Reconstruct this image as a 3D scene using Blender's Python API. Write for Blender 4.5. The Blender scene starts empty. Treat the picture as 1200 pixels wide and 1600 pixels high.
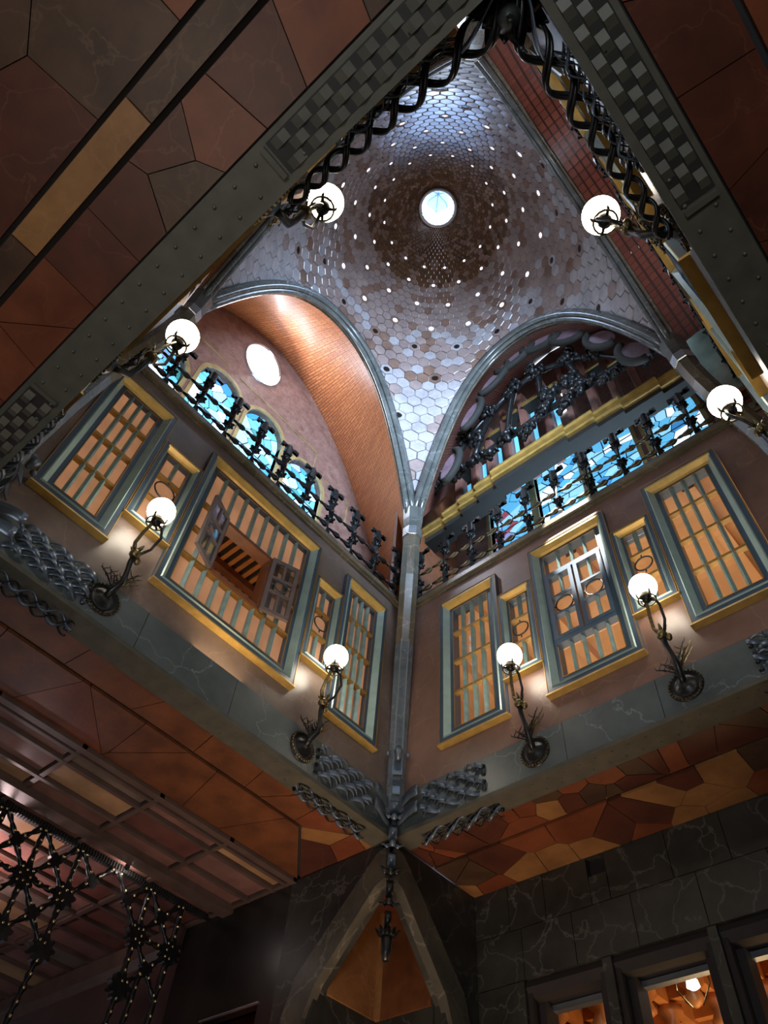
import bpy, bmesh, math, random
from mathutils import Vector, Matrix
random.seed(7)
R=random.Random(11)
PI=math.pi
sc=bpy.context.scene
col=sc.collection

# ---------------------------------------------------------------- camera
cam=bpy.data.cameras.new('camera'); camo=bpy.data.objects.new('camera',cam); col.objects.link(camo)
right=Vector((0.7562,0.6513,0.0632)); down=Vector((-0.5051,0.6421,-0.5767)); fwd=Vector((-0.4162,0.4042,0.8145))
fwd.normalize(); right=(right-fwd*right.dot(fwd)).normalized(); down=fwd.cross(right)
mw=Matrix((right,-down,-fwd)).transposed().to_4x4(); mw.translation=Vector((4.6815,-5.1532,1.6))
camo.matrix_world=mw
cam.sensor_fit='HORIZONTAL'; cam.sensor_width=36; cam.lens=1167.41/1200*36; cam.clip_start=0.05; cam.clip_end=200
sc.camera=camo
# ---------------------------------------------------------------- world, lights, exposure
sc.view_settings.view_transform='Standard'; sc.view_settings.look='None'; sc.view_settings.gamma=1
sc.view_settings.use_curve_mapping=False; sc.view_settings.exposure=0.0
w=bpy.data.worlds.new('sky'); sc.world=w; w.use_nodes=True
bg=w.node_tree.nodes['Background']; bg.inputs[0].default_value=(0.72,0.85,1.0,1); bg.inputs[1].default_value=2.2
sc.cycles.use_denoising=True
sc.cycles.max_bounces=6; sc.cycles.diffuse_bounces=3; sc.cycles.glossy_bounces=3; sc.cycles.transparent_max_bounces=8
sc.cycles.sample_clamp_indirect=4.0; sc.cycles.caustics_reflective=False; sc.cycles.caustics_refractive=False
def area(name,loc,target,sx,sy,power,color,spread=180):
    l=bpy.data.lights.new(name,'AREA'); l.shape='RECTANGLE'; l.size=sx; l.size_y=sy; l.energy=power; l.color=color
    l.spread=math.radians(spread)
    o=bpy.data.objects.new(name,l); col.objects.link(o); o.location=loc
    o.rotation_euler=(Vector(target)-Vector(loc)).to_track_quat('-Z','Y').to_euler(); return o
BLUE=(0.55,0.76,1.0); WARM=(1.0,0.72,0.42); COOL=(0.8,0.9,1.0)
# daylight entering through the stained-glass windows of the left and right niches
area('daylight_left_windows',(-1.0,-2.8,11.0),(1.0,-2.7,14.0),3.4,1.6,80,(0.8,0.88,1.0))
area('daylight_right_windows',(2.6,1.0,10.2),(2.5,-.9,12.8),3.4,1.0,75,BLUE)
area('pendentive_fill',(4.9,-3.3,10.9),(0.4,-0.9,12.3),1.6,1.4,280,(0.52,0.72,1.0),80)  # added light aimed at the far pendentive, for unseen rear windows
area('rear_vault_fill',(6.2,-2.6,11.0),(4.9,-2.6,14.0),1.0,2.6,60,(0.8,0.86,1.0))  # added light to brighten the rear vault
area('daylight_left_oculus',(-1.0,-2.85,13.9),(2.2,-1.0,12.6),0.8,0.8,45,(0.8,0.86,1.0))
area('daylight_lantern',(2.5,-2.5,16.9),(2.5,-2.5,0),0.5,0.5,70,(0.7,0.85,1.0))
# warm lamps of the rooms behind the windows; added fill for the hall below
area('hall_uplight_fill',(0.6,-1.0,0.4),(0.4,-0.5,6),1.4,1.4,42,(1.0,0.72,0.52),75)  # added warm uplight for the far soffits
area('near_soffit_fill',(2.2,-5.6,0.5),(1.6,-5.2,6),1.5,1.5,17,(1.0,0.86,0.72),120)  # added fill that lifts the near soffits and flange
area('cool_fill_behind_viewer',(5.6,-8.6,1.9),(0.3,0.3,5.6),2.4,1.8,190,(0.86,0.92,1.0),150)  # added cool fill for the grey wall, pier and bands
area('left_corridor_lamps',(-1.3,-2.5,6.3),(-1.2,-2.5,9),0.6,4.0,30,WARM)
area('right_corridor_lamps',(2.5,1.3,6.1),(2.5,1.3,9),4.6,1.2,85,(1.0,0.8,0.58))
area('left_gallery_lamp',(-3.8,-2.5,5.1),(-3.8,-2.5,5.8),0.4,0.4,34,(1.0,0.72,0.72))
area('right_room_lamps',(2.6,3.4,3.2),(2.6,3.4,6),3.0,1.5,70,(1.0,0.62,0.3))

sl=bpy.data.lights.new('bright_patch_spot','SPOT'); sl.energy=45000; sl.color=(1,.97,.9); sl.spot_size=math.radians(5.2); sl.spot_blend=.35; sl.shadow_soft_size=.03  # added spot below the oculus for the bright patch on the right wall
so=bpy.data.objects.new('bright_patch_spot',sl); col.objects.link(so); so.location=(2.45,-2.6,16.2); so.rotation_euler=(Vector((2.58,0,8.72))-so.location).to_track_quat('-Z','Y').to_euler()
# ---------------------------------------------------------------- materials
def mat(name):
    m=bpy.data.materials.new(name); m.use_nodes=True; nt=m.node_tree; b=nt.nodes['Principled BSDF']; return m,nt,b
def lin(c): return tuple(((x/255)/12.92 if x/255<=.04045 else ((x/255+.055)/1.055)**2.4) for x in c)+(1,)
def plain(name,c,rough=.5,metal=0,var=.25,scale=6,bump=.15):
    m,nt,b=mat(name); c=lin(c)
    n=nt.nodes.new('ShaderNodeTexNoise'); n.inputs['Scale'].default_value=scale; n.inputs['Detail'].default_value=5
    r=nt.nodes.new('ShaderNodeValToRGB')
    r.color_ramp.elements[0].position=.3; r.color_ramp.elements[1].position=.7
    r.color_ramp.elements[0].color=tuple(x*(1-var) for x in c[:3])+(1,); r.color_ramp.elements[1].color=tuple(min(1,x*(1+var)) for x in c[:3])+(1,)
    tc=nt.nodes.new('ShaderNodeTexCoord'); nt.links.new(tc.outputs['Object'],n.inputs['Vector'])
    nt.links.new(n.outputs['Fac'],r.inputs['Fac']); nt.links.new(r.outputs['Color'],b.inputs['Base Color'])
    b.inputs['Roughness'].default_value=rough; b.inputs['Metallic'].default_value=metal
    if bump:
        bp=nt.nodes.new('ShaderNodeBump'); bp.inputs['Strength'].default_value=bump; bp.inputs['Distance'].default_value=.01
        nt.links.new(n.outputs['Fac'],bp.inputs['Height']); nt.links.new(bp.outputs['Normal'],b.inputs['Normal'])
    return m
def marble(name,c1,c2,vein,scale=1.6,rough=.25,amount=.5,width=.03,vscale=2.2):
    m,nt,b=mat(name); N=nt.nodes; L=nt.links
    tc=N.new('ShaderNodeTexCoord'); n=N.new('ShaderNodeTexNoise'); n.inputs['Scale'].default_value=scale; n.inputs['Detail'].default_value=8; n.inputs['Roughness'].default_value=.65
    L.new(tc.outputs['Object'],n.inputs['Vector'])
    r=N.new('ShaderNodeValToRGB'); r.color_ramp.elements[0].position=.32; r.color_ramp.elements[1].position=.68
    r.color_ramp.elements[0].color=lin(c1); r.color_ramp.elements[1].color=lin(c2); L.new(n.outputs['Fac'],r.inputs['Fac'])
    n2=N.new('ShaderNodeTexNoise'); n2.inputs['Scale'].default_value=3.0; n2.inputs['Detail'].default_value=6
    L.new(tc.outputs['Object'],n2.inputs['Vector'])
    mx=N.new('ShaderNodeMixRGB'); mx.blend_type='ADD'; mx.inputs[0].default_value=.55
    L.new(tc.outputs['Object'],mx.inputs[1]); L.new(n2.outputs['Color'],mx.inputs[2])
    v=N.new('ShaderNodeTexVoronoi'); v.feature='DISTANCE_TO_EDGE'; v.inputs['Scale'].default_value=vscale; L.new(mx.outputs[0],v.inputs['Vector'])
    vr=N.new('ShaderNodeValToRGB'); vr.color_ramp.elements[0].position=0; vr.color_ramp.elements[0].color=(1,1,1,1)
    vr.color_ramp.elements[1].position=width; vr.color_ramp.elements[1].color=(0,0,0,1); L.new(v.outputs['Distance'],vr.inputs['Fac'])
    n3=N.new('ShaderNodeTexNoise'); n3.inputs['Scale'].default_value=1.4; L.new(tc.outputs['Object'],n3.inputs['Vector'])
    mm=N.new('ShaderNodeMath'); mm.operation='MULTIPLY'; L.new(vr.outputs['Color'],mm.inputs[0]); L.new(n3.outputs['Fac'],mm.inputs[1])
    m2=N.new('ShaderNodeMath'); m2.operation='MULTIPLY'; m2.inputs[1].default_value=amount*1.8; L.new(mm.outputs[0],m2.inputs[0])
    mc=N.new('ShaderNodeMixRGB'); L.new(m2.outputs[0],mc.inputs[0]); L.new(r.outputs['Color'],mc.inputs[1]); mc.inputs[2].default_value=lin(vein)
    L.new(mc.outputs[0],b.inputs['Base Color']); b.inputs['Roughness'].default_value=rough
    bp=N.new('ShaderNodeBump'); bp.inputs['Strength'].default_value=.12; bp.inputs['Distance'].default_value=.01
    L.new(n.outputs['Fac'],bp.inputs['Height']); L.new(bp.outputs['Normal'],b.inputs['Normal'])
    return m
def glow(name,c,s,base=None,mottle=0):
    m,nt,b=mat(name); b.inputs['Base Color'].default_value=lin(base or c); b.inputs['Emission Strength'].default_value=s; b.inputs['Roughness'].default_value=.25
    if mottle:
        tc=nt.nodes.new('ShaderNodeTexCoord'); n=nt.nodes.new('ShaderNodeTexNoise'); n.inputs['Scale'].default_value=3
        nt.links.new(tc.outputs['Object'],n.inputs['Vector']); r=nt.nodes.new('ShaderNodeValToRGB')
        l=lin(c); r.color_ramp.elements[0].color=tuple(x*(1-mottle) for x in l[:3])+(1,); r.color_ramp.elements[1].color=l
        r.color_ramp.elements[0].position=.35; r.color_ramp.elements[1].position=.65
        nt.links.new(n.outputs['Fac'],r.inputs['Fac']); nt.links.new(r.outputs['Color'],b.inputs['Emission Color'])
    else: b.inputs['Emission Color'].default_value=lin(c)
    return m
def glassm(name,c=(1,1,1),refl=.12):
    m=bpy.data.materials.new(name); m.use_nodes=True; nt=m.node_tree; nt.nodes.clear()
    o=nt.nodes.new('ShaderNodeOutputMaterial'); t=nt.nodes.new('ShaderNodeBsdfTransparent'); t.inputs[0].default_value=c+(1,)
    g=nt.nodes.new('ShaderNodeBsdfGlossy'); g.inputs['Roughness'].default_value=.04; mx=nt.nodes.new('ShaderNodeMixShader'); mx.inputs[0].default_value=refl
    nt.links.new(t.outputs[0],mx.inputs[1]); nt.links.new(g.outputs[0],mx.inputs[2]); nt.links.new(mx.outputs[0],o.inputs[0]); return m
def bricks(name,c1,c2,mort,bw,bh,rough=.35,axes='yz'):
    m,nt,b=mat(name); N=nt.nodes; L=nt.links
    tc=N.new('ShaderNodeTexCoord'); sp=N.new('ShaderNodeSeparateXYZ'); cb=N.new('ShaderNodeCombineXYZ')
    L.new(tc.outputs['UV'],sp.inputs[0]); L.new(sp.outputs[0],cb.inputs[0]); L.new(sp.outputs[1],cb.inputs[1])
    t=N.new('ShaderNodeTexBrick'); t.inputs['Scale'].default_value=1; t.inputs['Brick Width'].default_value=bw; t.inputs['Row Height'].default_value=bh
    t.inputs['Mortar Size'].default_value=.008; t.inputs['Color1'].default_value=lin(c1); t.inputs['Color2'].default_value=lin(c2); t.inputs['Mortar'].default_value=lin(mort)
    L.new(cb.outputs[0],t.inputs['Vector']); L.new(t.outputs['Color'],b.inputs['Base Color']); b.inputs['Roughness'].default_value=rough
    bp=N.new('ShaderNodeBump'); bp.inputs['Strength'].default_value=.5; bp.inputs['Distance'].default_value=.015; bp.invert=True
    L.new(t.outputs['Fac'],bp.inputs['Height']); L.new(bp.outputs['Normal'],b.inputs['Normal']); return m
M={}
M['wall']=marble('mauve_marble',(90,76,70),(126,110,100),(170,150,135),1.4,.3,.25,.012,1.3)
M['wallred']=marble('warm_marble',(96,72,62),(130,100,88),(175,145,122),1.3,.32,.25,.012,1.2)
M['band']=marble('grey_band_marble',(60,67,68),(92,99,98),(170,180,180),1.1,.35,.28,.012,1.5)
M['grout']=plain('dark_joint',(30,26,24),.8)
M['pier']=marble('grey_veined_marble',(28,27,24),(50,48,42),(104,100,90),2.6,.38,.42,.03,2.4)
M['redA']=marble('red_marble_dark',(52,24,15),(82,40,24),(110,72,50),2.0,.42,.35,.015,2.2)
M['redB']=marble('red_marble',(80,36,18),(114,60,32),(130,86,58),1.8,.42,.3,.015,2.2)
M['redC']=marble('ochre_marble',(104,68,36),(138,96,54),(150,112,76),2.4,.42,.2,.015,2.0)
M['redE']=marble('orange_brown_marble',(70,38,20),(108,62,32),(118,78,48),3.2,.42,.25,.012,1.6)
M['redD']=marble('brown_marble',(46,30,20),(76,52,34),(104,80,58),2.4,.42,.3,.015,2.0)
M['orange']=marble('orange_marble',(112,72,40),(142,96,56),(150,110,75),1.6,.25,.3,.02,1.4)
M['iron']=plain('dark_iron',(62,64,62),.38,.65,.35,14,.4)
M['ironbeam']=plain('grey_painted_iron',(70,67,56),.55,.1,.2,8,.25)
M['fillet']=plain('light_stone_fillet',(112,120,126),.35,0,.1,5,.05)
M['poststone']=marble('blue_grey_post_stone',(72,80,88),(106,114,122),(150,155,160),3.4,.25,.4,.02,3)
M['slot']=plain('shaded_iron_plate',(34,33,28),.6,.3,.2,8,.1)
M['strap']=plain('blue_grey_iron_strap',(84,94,106),.35,.45,.3,9,.3)
M['ironleaf']=plain('blackened_iron',(44,44,44),.35,.7,.3,20,.3)
M['bronze']=plain('aged_bronze',(112,98,66),.32,.85,.4,25,.3)
M['twist']=plain('bronzed_twist',(98,88,68),.33,.7,.35,12,.2)
M['blue']=plain('blue_grey_paint',(58,74,90),.35,.1,.12,7,.1)
M['pale']=plain('lamplit_teal_paint',(140,160,154),.3,.1,.12,7,.1)  # jambs paler than the frame: lamplight on them is put into the colour
M['bar']=plain('teal_bar_paint',(122,148,146),.3,.15,.2,9,.1)
M['gold']=plain('gilding',(178,146,78),.38,.35,.2,9,.2)
M['goldrail']=plain('gilt_rail',(150,116,58),.4,.4,.2,9,.2)
M['stone']=marble('grey_rib_stone',(62,64,62),(92,94,90),(150,152,150),2.6,.22,.35,.02,2)
M['stoneb']=marble('olive_post_stone',(78,72,58),(112,102,84),(170,160,140),2.6,.25,.35,.02,2)
M['steel']=plain('polished_band',(190,200,208),.25,.9,.1,6,0)
M['wood']=plain('brown_wood',(110,66,42),.4,0,.3,5,.2)
M['woodw']=plain('warm_wood_slat',(184,120,66),.4,0,.25,5,.2)
M['woodd']=plain('dark_wood',(26,17,14),.75,0,.3,5,.2)
M['shutter']=plain('shutter_grey_wood',(98,86,84),.45,0,.2,6,.15)
M['globe']=glow('lit_opal_glass',(255,242,220),20.0)
M['panelL']=glow('lit_frosted_pane',(206,142,98),.54,(150,120,100),.3)
M['lampg']=glow('lit_lamp',(255,250,240),10)
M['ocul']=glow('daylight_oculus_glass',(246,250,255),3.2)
M['glass']=glassm('clear_glass')
M['shutglass']=glassm('shutter_glass',(.75,.8,.85),.3)
M['lead']=plain('lead_came',(20,26,38),.5,.3)
M['tile_g']=marble('alabaster_tile_grey',(128,122,124),(158,152,154),(190,190,190),3,.2,.3,.03,5)
M['tile_b']=marble('alabaster_tile_mauve',(112,96,92),(140,122,117),(170,150,140),3,.24,.3,.03,5)
M['tile_c']=marble('alabaster_tile_brown',(92,70,60),(122,96,84),(150,120,100),3,.26,.3,.03,5)
M['tile_d']=marble('tile_brown_top',(64,42,26),(92,62,38),(120,90,60),4,.3,.25,.03,5)
M['vault']=bricks('vault_brick',(190,122,76),(166,100,62),(120,74,48),.22,.055,.3)
M['vaultred']=bricks('vault_brick_red',(124,66,50),(106,56,42),(60,32,26),.14,.06,.4)
M['vaultpink']=bricks('vault_brick_pink',(158,106,94),(138,90,80),(84,52,46),.2,.06,.35)
M['tymp']=marble('mottled_brown_stone',(92,66,58),(138,108,98),(160,136,124),5,.35,.5,.05,7)
M['edge']=plain('gilt_reveal_stone',(150,130,84),.45,.1,.3,5,.2)
M['violet']=plain('lilac_stone_disc',(112,90,98),.6,0,.25,9,.3)
M['coffrib']=plain('coffer_rib_wood',(84,66,58),.35,0,.2,6,.15)
M['coff1']=plain('coffer_tan',(150,116,84),.3,0,.3,3,.1)
M['coff2']=plain('coffer_mauve',(118,84,76),.2,0,.3,3,.1)
M['coff3']=plain('coffer_grey',(104,90,80),.3,0,.3,3,.1)
M['coff4']=plain('coffer_red',(100,62,54),.2,0,.3,3,.1)
M['redcloth']=plain('red_panel',(150,70,52),.5,0,.2,4,.1)
M['brass']=plain('brass_stud',(210,190,140),.25,.9,.1)
M['floor']=plain('floor_marble',(66,52,42),.3,0,.3,2,.05)
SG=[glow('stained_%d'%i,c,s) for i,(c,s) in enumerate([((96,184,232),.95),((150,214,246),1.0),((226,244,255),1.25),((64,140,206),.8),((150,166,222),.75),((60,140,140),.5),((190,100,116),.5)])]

# ---------------------------------------------------------------- mesh helpers
class MB:
    def __init__(s): s.v=[]; s.f=[]; s.uv=None
    def add(s,v,f):
        o=len(s.v); s.v+= [tuple(p) for p in v]; s.f+=[tuple(i+o for i in q) for q in f]; return s
    def box(s,a,b):
        x0,y0,z0=[min(p,q) for p,q in zip(a,b)]; x1,y1,z1=[max(p,q) for p,q in zip(a,b)]
        return s.add([(x0,y0,z0),(x1,y0,z0),(x1,y1,z0),(x0,y1,z0),(x0,y0,z1),(x1,y0,z1),(x1,y1,z1),(x0,y1,z1)],
              [(0,3,2,1),(4,5,6,7),(0,1,5,4),(1,2,6,5),(2,3,7,6),(3,0,4,7)])
    def prism(s,poly,axis,a,b):
        """poly 2D list extruded along axis ('x','y','z') from a to b"""
        n=len(poly)
        def P(u,v,t): return {'x':(t,u,v),'y':(u,t,v),'z':(u,v,t)}[axis]
        V=[P(u,v,a) for u,v in poly]+[P(u,v,b) for u,v in poly]
        return s.add(V,[tuple(range(n))[::-1],tuple(range(n,2*n))]+[(i,(i+1)%n,n+(i+1)%n,n+i) for i in range(n)])
    def tube(s,pts,r,n=6,closed=False,caps=True):
        pts=[Vector(p) for p in pts]; m=len(pts); rr=r if isinstance(r,(list,tuple)) else [r]*m
        V=[];up=None
        for i,p in enumerate(pts):
            a=pts[(i-1)%m] if (closed or i>0) else p; b=pts[(i+1)%m] if (closed or i<m-1) else p
            d=(b-a).normalized()
            if up is None: up=Vector((0,0,1)) if abs(d.z)<.9 else Vector((1,0,0))
            u=(up-d*up.dot(d)).normalized(); w=d.cross(u); up=u
            for k in range(n):
                t=2*PI*k/n; V.append(p+(u*math.cos(t)+w*math.sin(t))*rr[i])
        F=[]
        for i in range(m if closed else m-1):
            j=(i+1)%m
            for k in range(n): F.append((i*n+k,i*n+(k+1)%n,j*n+(k+1)%n,j*n+k))
        if caps and not closed: F+= [tuple(range(n))[::-1],tuple(range((m-1)*n,m*n))]
        return s.add(V,F)
    def ribbon(s,pts,wdir,wd,th):
        """flat strap: pts centre line, wdir width direction(s)"""
        pts=[Vector(p) for p in pts]; m=len(pts); V=[]
        for i,p in enumerate(pts):
            d=(pts[min(i+1,m-1)]-pts[max(i-1,0)]).normalized()
            W=Vector(wdir[i] if isinstance(wdir,list) else wdir).normalized(); n=d.cross(W).normalized()
            V+=[p-W*wd/2-n*th/2,p+W*wd/2-n*th/2,p+W*wd/2+n*th/2,p-W*wd/2+n*th/2]
        F=[(3,2,1,0),(4*m-4,4*m-3,4*m-2,4*m-1)]
        for i in range(m-1):
            a=4*i
            for k in range(4): F.append((a+k,a+(k+1)%4,a+4+(k+1)%4,a+4+k))
        return s.add(V,F)
    def sphere(s,c,r,nu=10,nv=6,sc_=(1,1,1)):
        V=[(c[0],c[1],c[2]+r*sc_[2])]
        for j in range(1,nv):
            t=PI*j/nv
            for i in range(nu):
                a=2*PI*i/nu; V.append((c[0]+r*sc_[0]*math.sin(t)*math.cos(a),c[1]+r*sc_[1]*math.sin(t)*math.sin(a),c[2]+r*sc_[2]*math.cos(t)))
        V.append((c[0],c[1],c[2]-r*sc_[2])); F=[]
        for i in range(nu): F.append((0,1+i,1+(i+1)%nu)); F.append((len(V)-1,1+(nv-2)*nu+(i+1)%nu,1+(nv-2)*nu+i))
        for j in range(nv-2):
            for i in range(nu): F.append((1+j*nu+i,1+(j+1)*nu+i,1+(j+1)*nu+(i+1)%nu,1+j*nu+(i+1)%nu))
        return s.add(V,F)
    def lathe(s,prof,c=(0,0,0),n=16,axis='z'):
        V=[]
        for r,z in prof:
            for i in range(n):
                a=2*PI*i/n; x,y=r*math.cos(a),r*math.sin(a)
                p={'z':(x,y,z),'y':(x,z,y)}[axis]; V.append((c[0]+p[0],c[1]+p[1],c[2]+p[2]))
        F=[]
        for j in range(len(prof)-1):
            for i in range(n): F.append((j*n+i,j*n+(i+1)%n,(j+1)*n+(i+1)%n,(j+1)*n+i))
        F.append(tuple(range(n))[::-1]); F.append(tuple(range((len(prof)-1)*n,len(prof)*n)))
        return s.add(V,F)
    def build(s,name,m,parent=None,smooth=False,uv=None):
        me=bpy.data.meshes.new(name); me.from_pydata(s.v,[],s.f)
        bm=bmesh.new(); bm.from_mesh(me); bmesh.ops.recalc_face_normals(bm,faces=bm.faces)
        if uv:
            ul=bm.loops.layers.uv.new('UVMap')
            for f in bm.faces:
                for l in f.loops: l[ul].uv=uv[l.vert.index]
        bm.to_mesh(me); bm.free()
        if smooth:
            for p in me.polygons: p.use_smooth=True
        me.materials.append(m); o=bpy.data.objects.new(name,me); col.objects.link(o)
        if parent: o.parent=parent
        return o
def tag(o,label=None,cat=None,group=None,kind=None):
    if label: o['label']=label
    if cat: o['category']=cat
    if group: o['group']=group
    if kind: o['kind']=kind
    return o
def empty(name,loc=(0,0,0),rz=0,label=None,cat=None,group=None,kind=None):
    o=bpy.data.objects.new(name,None); col.objects.link(o); o.location=loc; o.rotation_euler=(0,0,rz); o.empty_display_size=.1
    return tag(o,label,cat,group,kind)
def copy_tree(o,parent=None):
    c=o.copy(); col.objects.link(c); c.parent=parent
    for ch in list(o.children): copy_tree(ch,c)
    return c
def shared(o,name=None,parent=None,loc=(0,0,0),rz=0,m=None):
    """another object on the same mesh"""
    c=bpy.data.objects.new(name or o.name.split('.')[0],o.data); col.objects.link(c); c.location=loc; c.rotation_euler=(0,0,rz)
    if parent: c.parent=parent
    return c
def poly_with_holes(name,outer,holes,to3,thick_dir,m,parent=None):
    """flat panel with holes; to3(u,v)->3D; thick_dir vector"""
    bm=bmesh.new(); es=[]
    for loop in [outer]+holes:
        vs=[bm.verts.new(to3(u,v)) for u,v in loop]
        es+=[bm.edges.new((vs[i],vs[(i+1)%len(vs)])) for i in range(len(vs))]
    bmesh.ops.triangle_fill(bm,use_beauty=True,use_dissolve=False,edges=es)
    g=bmesh.ops.extrude_face_region(bm,geom=list(bm.faces))
    bmesh.ops.translate(bm,vec=thick_dir,verts=[v for v in g['geom'] if isinstance(v,bmesh.types.BMVert)])
    bmesh.ops.recalc_face_normals(bm,faces=bm.faces)
    me=bpy.data.meshes.new(name); bm.to_mesh(me); bm.free(); me.materials.append(m)
    o=bpy.data.objects.new(name,me); col.objects.link(o)
    if parent: o.parent=parent
    return o
def clip(poly,a,b,c):
    """keep a*x+b*y<=c"""
    out=[]
    for i in range(len(poly)):
        p,q=poly[i],poly[(i+1)%len(poly)]; dp=a*p[0]+b*p[1]-c; dq=a*q[0]+b*q[1]-c
        if dp<=0: out.append(p)
        if dp*dq<0:
            t=dp/(dp-dq); out.append((p[0]+(q[0]-p[0])*t,p[1]+(q[1]-p[1])*t))
    return out
def inset_poly(poly,g):
    # convex ccw or cw: clip by shifted edges
    n=len(poly); ar=sum(poly[i][0]*poly[(i+1)%n][1]-poly[(i+1)%n][0]*poly[i][1] for i in range(n))
    if ar<0: poly=poly[::-1]
    out=poly
    for i in range(n):
        p,q=poly[i],poly[(i+1)%n]; dx,dy=q[0]-p[0],q[1]-p[1]; l=math.hypot(dx,dy)
        if l<1e-6: continue
        nx,ny=dy/l,-dx/l
        out=clip(out,nx,ny,nx*p[0]+ny*p[1]-g)
        if len(out)<3: return []
    return out
def voronoi(poly,n,rng,minarea=0):
    xs=[p[0] for p in poly]; ys=[p[1] for p in poly]
    inside=[]
    def isin(x,y):
        c=False
        for i in range(len(poly)):
            (x1,y1),(x2,y2)=poly[i],poly[(i+1)%len(poly)]
            if (y1>y)!=(y2>y) and x<(x2-x1)*(y-y1)/(y2-y1)+x1: c=not c
        return c
    k=0
    while len(inside)<n and k<20000:
        k+=1; x=rng.uniform(min(xs),max(xs)); y=rng.uniform(min(ys),max(ys))
        if isin(x,y):
            # best candidate
            if all((x-a)**2+(y-b)**2>((max(xs)-min(xs))*(max(ys)-min(ys))/n)*.35*(1-k/20000) for a,b in inside): inside.append((x,y))
    cells=[]
    for i,(x,y) in enumerate(inside):
        c=list(poly)
        for j,(a,b) in enumerate(inside):
            if i==j: continue
            A,B=a-x,b-y; C=(a*a+b*b-x*x-y*y)/2
            c=clip(c,A,B,C)
            if len(c)<3: break
        if len(c)>=3: cells.append(c)
    return cells
def circle(cx,cy,r,n=24): return [(cx+r*math.cos(2*PI*i/n),cy+r*math.sin(2*PI*i/n)) for i in range(n)]

# ================================================================ SETTING
WZ0,WZ1=5.82,9.08
# windows layout per wall (distance along the wall from the far corner)
LWIN=[('tall',.40,1.17),('narrow',1.17,1.64),('wide',1.64,3.43),('narrow',3.43,3.95),('tall',3.95,4.74)]
RWIN=[('tall',.63,1.50),('narrow',1.50,1.97),('centre',1.97,3.01),('narrow',3.01,3.48),('tall',3.48,4.36)]
ZB={'tall':6.6,'narrow':7.03,'wide':6.58,'centre':6.58}
ZT={'tall':8.76,'narrow':8.32,'wide':8.78,'centre':8.78}
def step_outline(W,ins=.0):
    top=[];bot=[]
    for k,a,b in W:
        top+=[(a,ZT[k]-ins),(b,ZT[k]-ins)]; bot+=[(a,ZB[k]+ins),(b,ZB[k]+ins)]
    o=bot+top[::-1]
    # remove duplicates / collinear
    r=[]
    for p in o:
        if not r or (abs(p[0]-r[-1][0])+abs(p[1]-r[-1][1]))>1e-5: r.append(p)
    return r
def wframe(side):
    """returns function local (x along, y out of room +, z) -> world"""
    if side=='right': return (0,0,0),0
    if side=='left': return (0,-5,0),PI/2      # local x -> +Y : x = 5 - s
    if side=='front': return (5,-5,0),PI
    if side=='rear': return (5,0,0),-PI/2
def to_world(side,x,y,z):
    (ox,oy,oz),a=wframe(side); return (ox+x*math.cos(a)-y*math.sin(a),oy+x*math.sin(a)+y*math.cos(a),z)
def flip(W): return [(k,5-b,5-a) for k,a,b in W][::-1]
WINS={'right':RWIN,'left':flip(LWIN),'front':LWIN,'rear':RWIN}
SIDE_TXT={'right':'right wall','left':'left wall','front':'near left wall above the viewer','rear':'near right wall above the viewer'}
walls={}
for side in ('left','right','front','rear'):
    mt=M['wallred'] if side=='right' else M['wall']
    o=poly_with_holes('wall_'+side,[(0,6.25),(5,6.25),(5,9.02),(0,9.02)],[step_outline(WINS[side],.03)],
        lambda u,v:to_world(side,u,0,v),Vector(to_world(side,0,.14,0))-Vector(to_world(side,0,0,0)),mt)
    tag(o,kind='structure'); walls[side]=o
    # grey marble band in slabs
    xs=[0,.92,2.05,3.0,3.98,5] if side in('right','rear') else [0,.85,1.7,2.75,3.9,5]
    back=MB(); 
    V=[to_world(side,u,y,z) for u,y,z in [(0,.02,5.82),(5,.02,5.82),(5,.02,6.25),(0,.02,6.25),(0,.16,5.82),(5,.16,5.82),(5,.16,6.25),(0,.16,6.25)]]
    back.add(V,[(0,1,2,3),(4,5,6,7),(0,1,5,4),(3,2,6,7),(0,3,7,4),(1,2,6,5)]).build('band_backing',M['grout'],o)
    for a,b in zip(xs[:-1],xs[1:]):
        a+=.003; b-=.003
        V=[to_world(side,u,y,z) for u,y,z in [(a,-.012,5.825),(b,-.012,5.825),(b,-.012,6.238),(a,-.012,6.238),(a,.02,5.825),(b,.02,5.825),(b,.02,6.238),(a,.02,6.238)]]
        MB().add(V,[(0,1,2,3),(4,5,6,7),(0,1,5,4),(3,2,6,7),(0,3,7,4),(1,2,6,5)]).build('band_slab',M['band'],o)
# ledge under each balustrade
def wbox(mb,side,x0,x1,y0,y1,z0,z1):
    V=[to_world(side,u,y,z) for u,y,z in [(x0,y0,z0),(x1,y0,z0),(x1,y1,z0),(x0,y1,z0),(x0,y0,z1),(x1,y0,z1),(x1,y1,z1),(x0,y1,z1)]]
    return mb.add(V,[(0,3,2,1),(4,5,6,7),(0,1,5,4),(1,2,6,5),(2,3,7,6),(3,0,4,7)])
for side in walls:
    mb=MB(); wbox(mb,side,0,5,-.03,.14,9.02,9.06); wbox(mb,side,0,5,-.06,.14,9.06,9.13)
    tag(mb.build('trim_ledge',M['stoneb']),kind='structure')
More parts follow.
